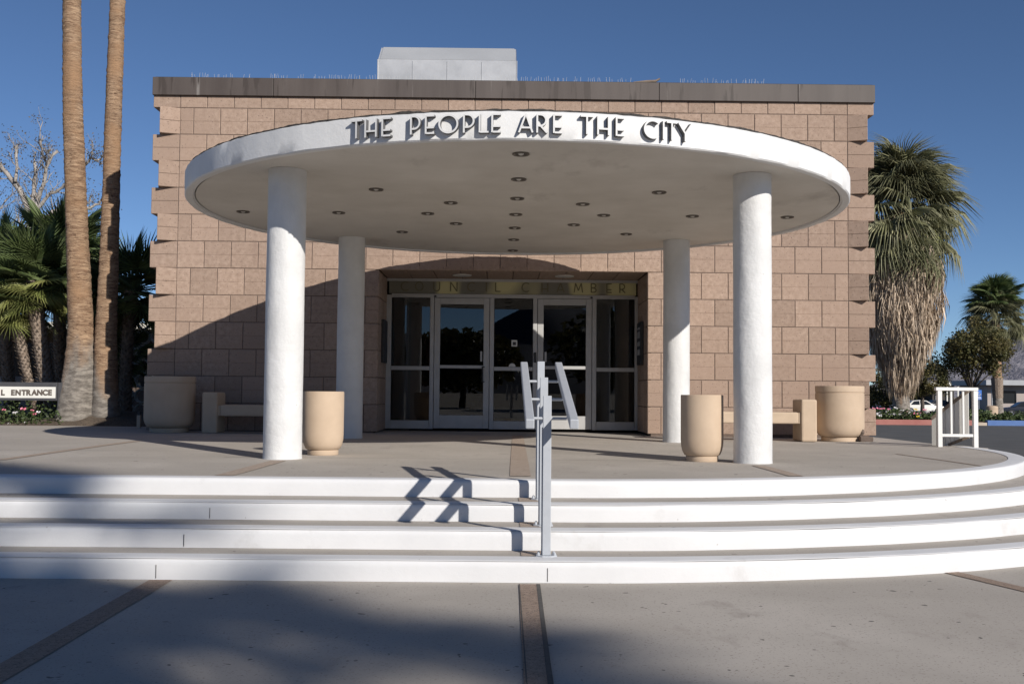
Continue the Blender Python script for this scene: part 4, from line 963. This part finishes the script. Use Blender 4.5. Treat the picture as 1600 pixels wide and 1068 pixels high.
def car(loc, rz_, paint, label, scale=1.):
    t = thing('parked_car', label, 'car', loc, rz_)
    low = [(-2.2, .28), (-2.2, .72), (-2.1, .84), (-1.55, .90), (.75, .92), (1.95, .78), (2.18, .62), (2.2, .30)]
    def ext_(poly, w_, w2=None):
        n = len(poly); w2 = w2 or [w_]*n
        return MB().add([(x, -w2[i], z) for i, (x, z) in enumerate(poly)]+[(x, w2[i], z) for i, (x, z) in enumerate(poly)], [tuple(range(n-1, -1, -1)), tuple(range(n, 2*n))]+[(i, (i+1) % n, n+(i+1) % n, n+i) for i in range(n)])
    ext_(low, .86).build('body', paint, t, smooth=True, bevel=.05)
    cab = [(-1.65, .88), (-1.05, 1.36), (-.2, 1.42), (.35, 1.36), (1.05, .90)]; ext_(cab, .7, [.80, .62, .60, .62, .80]).build('cabin', paint, t, smooth=True, bevel=.04)
    for s in (-1, 1):
        wn = [(-1.35, .93), (-.98, 1.30), (-.42, 1.35), (-.42, .93)]; wf_ = [(-.36, .93), (-.36, 1.35), (.28, 1.31), (.85, .93)]
        for wq in (wn, wf_):
            V = []
            for x, z in wq: y = .80-.19*(z-.88)/.5; V.append((x, s*(y+.012), z))
            V += [(x, y-s*.02, z) for x, y, z in V]; MB().add(V, [(0, 1, 2, 3), (7, 6, 5, 4)]+[(i, (i+1) % 4, 4+(i+1) % 4, 4+i) for i in range(4)]).build('side_window', 'carglass', t)
        MB().box(2.17, s*.62-.14, .58, 2.215, s*.62+.14, .70).build('headlight', 'bulb', t, bevel=.01); MB().box(-2.215, s*.64-.16, .66, -2.17, s*.64+.16, .80).build('tail_light', 'redlamp', t, bevel=.01)
    for x0, z0, x1, z1, w_ in ((.45, 1.31, 1.0, .93, .60), (-1.14, 1.31, -1.60, .93, .60)):
        d = .014 if x0 > 0 else -.014
        MB().add([(x0+d, -w_+.03, z0), (x0+d, w_-.03, z0), (x1+d, w_+.12, z1), (x1+d, -w_-.12, z1), (x0-d, -w_+.03, z0-.02), (x0-d, w_-.03, z0-.02), (x1-d, w_+.12, z1-.02), (x1-d, -w_-.12, z1-.02)], [(0, 1, 2, 3), (7, 6, 5, 4), (0, 4, 5, 1), (2, 6, 7, 3), (1, 5, 6, 2), (0, 3, 7, 4)]).build('windscreen', 'carglass', t)
    for x in (-1.35, 1.38):
        for s in (-1, 1):
            wo = MB().lathe([(.20, -.10), (.29, -.10), (.315, -.07), (.315, .07), (.29, .10), (.20, .10)], 20, close=False).build('tyre', 'tyre', t, smooth=True, loc=(x, s*.80, .315)); wo.rotation_euler = (R_(90), 0, 0)
            MB().lathe([(0, -.075), (.205, -.085), (.205, .085), (0, .075)], 14, close=False).build('rim', 'rimmetal', wo)
    return t
def carpos(u, Y): p = ony(u, 640, Y); return (p.x, Y, ZG-.70)
car(carpos(1440, 96), R_(-4), 'carwhite', 'white saloon car parked beyond the flower bed by the skirted palm')
car(carpos(1600, 84), R_(172), 'cardark', 'dark car parked near the foot of the far palm')
car(carpos(1386, 104), R_(4), 'carblue', 'blue car in shade behind the skirted palm trunk')
car(carpos(1470, 112), R_(3), 'cardark', 'dark car parked in front of the low white roofed building')
# parking sign
PY = 29.4
b = ony(1530, 655, PY); ps = thing('parking_sign', 'blue disabled parking sign with white wheelchair symbol on a thin pole', 'sign', (b.x, PY, ZG+.1))
k = (PY-CY)/FPX; zs_ = lambda v_: ony(1530, v_, PY).z-(ZG+.1)
MB().tube([(0, .02, 0), (0, .02, zs_(606))], .022, 8).build('pole', 'rimmetal', ps)
MB().tube([(-.02, .03, 0), (-.02, .03, zs_(640))], .07, 8).build('pole_sleeve', 'black', ps)
hw_ = 4.2*k
s1 = MB().box(-hw_, -.01, zs_(617.5), hw_, .006, zs_(609)).build('sign_plate', 'signblue', ps); s2 = MB().box(-hw_, -.01, zs_(624), hw_, .006, zs_(618.5)).build('sign_plate', 'signblue', ps)
zc_ = zs_(614.5); sy = MB(); e = .02
sy.lathe([(.018, -.003), (.018, .003)], 10, (-.02, -.016, zc_+.085))
def seg_(p, q): sy.bar((p[0], -.016, zc_+p[1]), (q[0], -.016, zc_+q[1]), .012, .02, (1, 0, 0))
seg_((-.02, .07), (-.01, .0)); seg_((-.01, .0), (.045, .0)); seg_((.045, 0), (.07, -.06)); seg_((-.015, .045), (.035, .045))
for a in range(130, 360, 24): seg_((.0+.062*math.cos(R_(a)), -.02+.062*math.sin(R_(a))), (.0+.062*math.cos(R_(a+24)), -.02+.062*math.sin(R_(a+24))))
sy.build('wheelchair_symbol', 'signwhite', s1)
for zz_, w2 in ((622.2, .09), (620.2, .07)): MB().box(-w2, -.016, zs_(zz_)-.012, w2, -.011, zs_(zz_)+.012).build('small_print', 'signwhite', s2)
b = ony(1550, 655, 27.6); bo = thing('bollard_bin', 'tan cylindrical litter bin standing behind the blue kerb', 'litter bin', (b.x, 27.6, ZG+.12))
MB().lathe([(.21, 0), (.235, .01), (.235, .55), (.22, .60), (.12, .63), (0, .635)], 28, close=False).build('body', 'planter', bo, smooth=True); MB().lathe([(.238, .50), (.242, .505), (.242, .53), (.238, .535)], 28, close=False).build('band', 'bench', bo)
# far buildings
def far_build(u0, u1, v0, Y, label, roofv, wallmat, roofmat, over=.8, zb=ZG-.70):
    x0, x1 = ony(u0, 600, Y).x, ony(u1, 600, Y).x; z1 = ony((u0+u1)/2, v0, Y).z-zb; z0 = ony((u0+u1)/2, roofv, Y).z-zb
    t = thing('far_building', label, 'building', (x0, Y, zb)); L = x1-x0
    MB().box(0, 1.5, 0, L, 9, z0).build('wall', wallmat, t); MB().box(-over, 0, z0, L+over, 9.5, z1).build('roof', roofmat, t)
    n = max(2, int(L/4))
    for k in range(n+1): MB().box(L*k/n-.08, .2, 0, L*k/n+.08, .36, z0).build('post', roofmat, t)
    for k in range(n): MB().box(L*(k+.2)/n, 1.46, z0*.35, L*(k+.8)/n, 1.49, z0*.8).build('window', 'carglass', t)
    return t
far_build(1362, 1458, 604, 128, 'low dark shaded building behind the parked white car', 611, 'dark', 'signdark')
far_build(1464, 1498, 597, 122, 'small building with a white flat roof left of the blue sign', 602, 'dark', 'signwhite')
far_build(1552, 1720, 594, 105, 'long pinkish building under a flat grey metal roof', 602, 'wall_far', 'roofgrey')
# mountains: behind the town and on the viewer's side (seen mirrored in the doors)
def ridge(name, x0, x1, y, hfun, mat, n=160, depth=900, z0=ZG-.8):
    v = []; f = []; rows = 14; rr = random.Random(5)
    for j in range(rows+1):
        for i in range(n+1):
            x = x0+(x1-x0)*i/n; t = j/rows; h = hfun(x)*t*(1+.14*math.sin(x*.013+t*6)*(1-t)+.07*math.sin(x*.041+t*11)*(1-t))+rr.uniform(-.012, .012)*hfun(x)*(t > 0)
            sgn = 1 if y > 0 else -1
            v.append((x+rr.uniform(-6, 6), y+sgn*depth*t, z0+h))
    for j in range(rows):
        for i in range(n): f.append((j*(n+1)+i, j*(n+1)+i+1, (j+1)*(n+1)+i+1, (j+1)*(n+1)+i))
    return struct(MB().add(v, f).build(name, mat, smooth='all'))
def h1(x): 
    u = x/3900*FPX   # px right of centre at the crest distance
    return max(8, 30+330*sstep(560, 1000, u)+12*math.sin(x*.01)+6*math.sin(x*.037))
ridge('mountains', 900, 4200, 3000, h1, 'mount')
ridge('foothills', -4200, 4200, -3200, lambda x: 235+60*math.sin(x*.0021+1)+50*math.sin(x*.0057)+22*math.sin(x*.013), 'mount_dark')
# ---------------------------------------------------------------- palms on the viewer's side whose shade falls on the steps
def shade_palm(sx, sy, h, label, sc=1.0, n=44):
    off = h/math.tan(EL); c = (sx+off*math.sin(AZ), sy-off*math.cos(AZ))
    t = thing('shade_palm', label, 'palm tree', (c[0], c[1], ZG))
    ringed_trunk([(0, 0, -.1, .45), (0, 0, .8, .30), (0, 0, h*.5, .24), (0, 0, h, .2)], step=.25, seg=14).build('trunk', 'trunk', t, smooth='all')
    crown(t, (0, 0, h), n, -60, 80, WT, sc)
    return t
shade_palm(-3.7, -9.2, 14.5, 'tall palm on the plaza whose thin crown shades the white steps', .95, 16)
shade_palm(-.7, -12.7, 15.5, 'tall palm on the plaza shading the paving by the aggregate strip', 1.0, 22)
for k, (x, y, a, b) in enumerate(((-14, -52, 5.5, 4.5), (-3, -60, 4.5, 3.8), (9, -56, 6, 5), (24, -50, 5, 4.2), (-28, -48, 6, 5))):
    rnd_ = random.Random(40+k); p_ = Vector((x, y, ZG))
    t = thing('plaza_tree', ['broad dark tree across the plaza', 'small dark tree across the plaza', 'large dark tree across the plaza', 'round dark tree across the plaza', 'wide dark tree at the far plaza edge'][k], 'tree', p_)
    mb = MB(); mb.tube([(0, 0, 0), (.1, 0, 1.4), (0, .1, 2.4)], [.26, .2, .16], 8); mb.build('trunk', 'darkbark', t, smooth='all')
    def fp(i):
        d = Vector((rnd_.gauss(0, 1), rnd_.gauss(0, 1), rnd_.gauss(0, 1))).normalized()*rnd_.random()**.4; return Vector((d.x*a, d.y*a, b*.75+.6+d.z*b*.62))
    leaf_cloud(2500, fp, .35, rnd_).build('crown', 'tree', t)
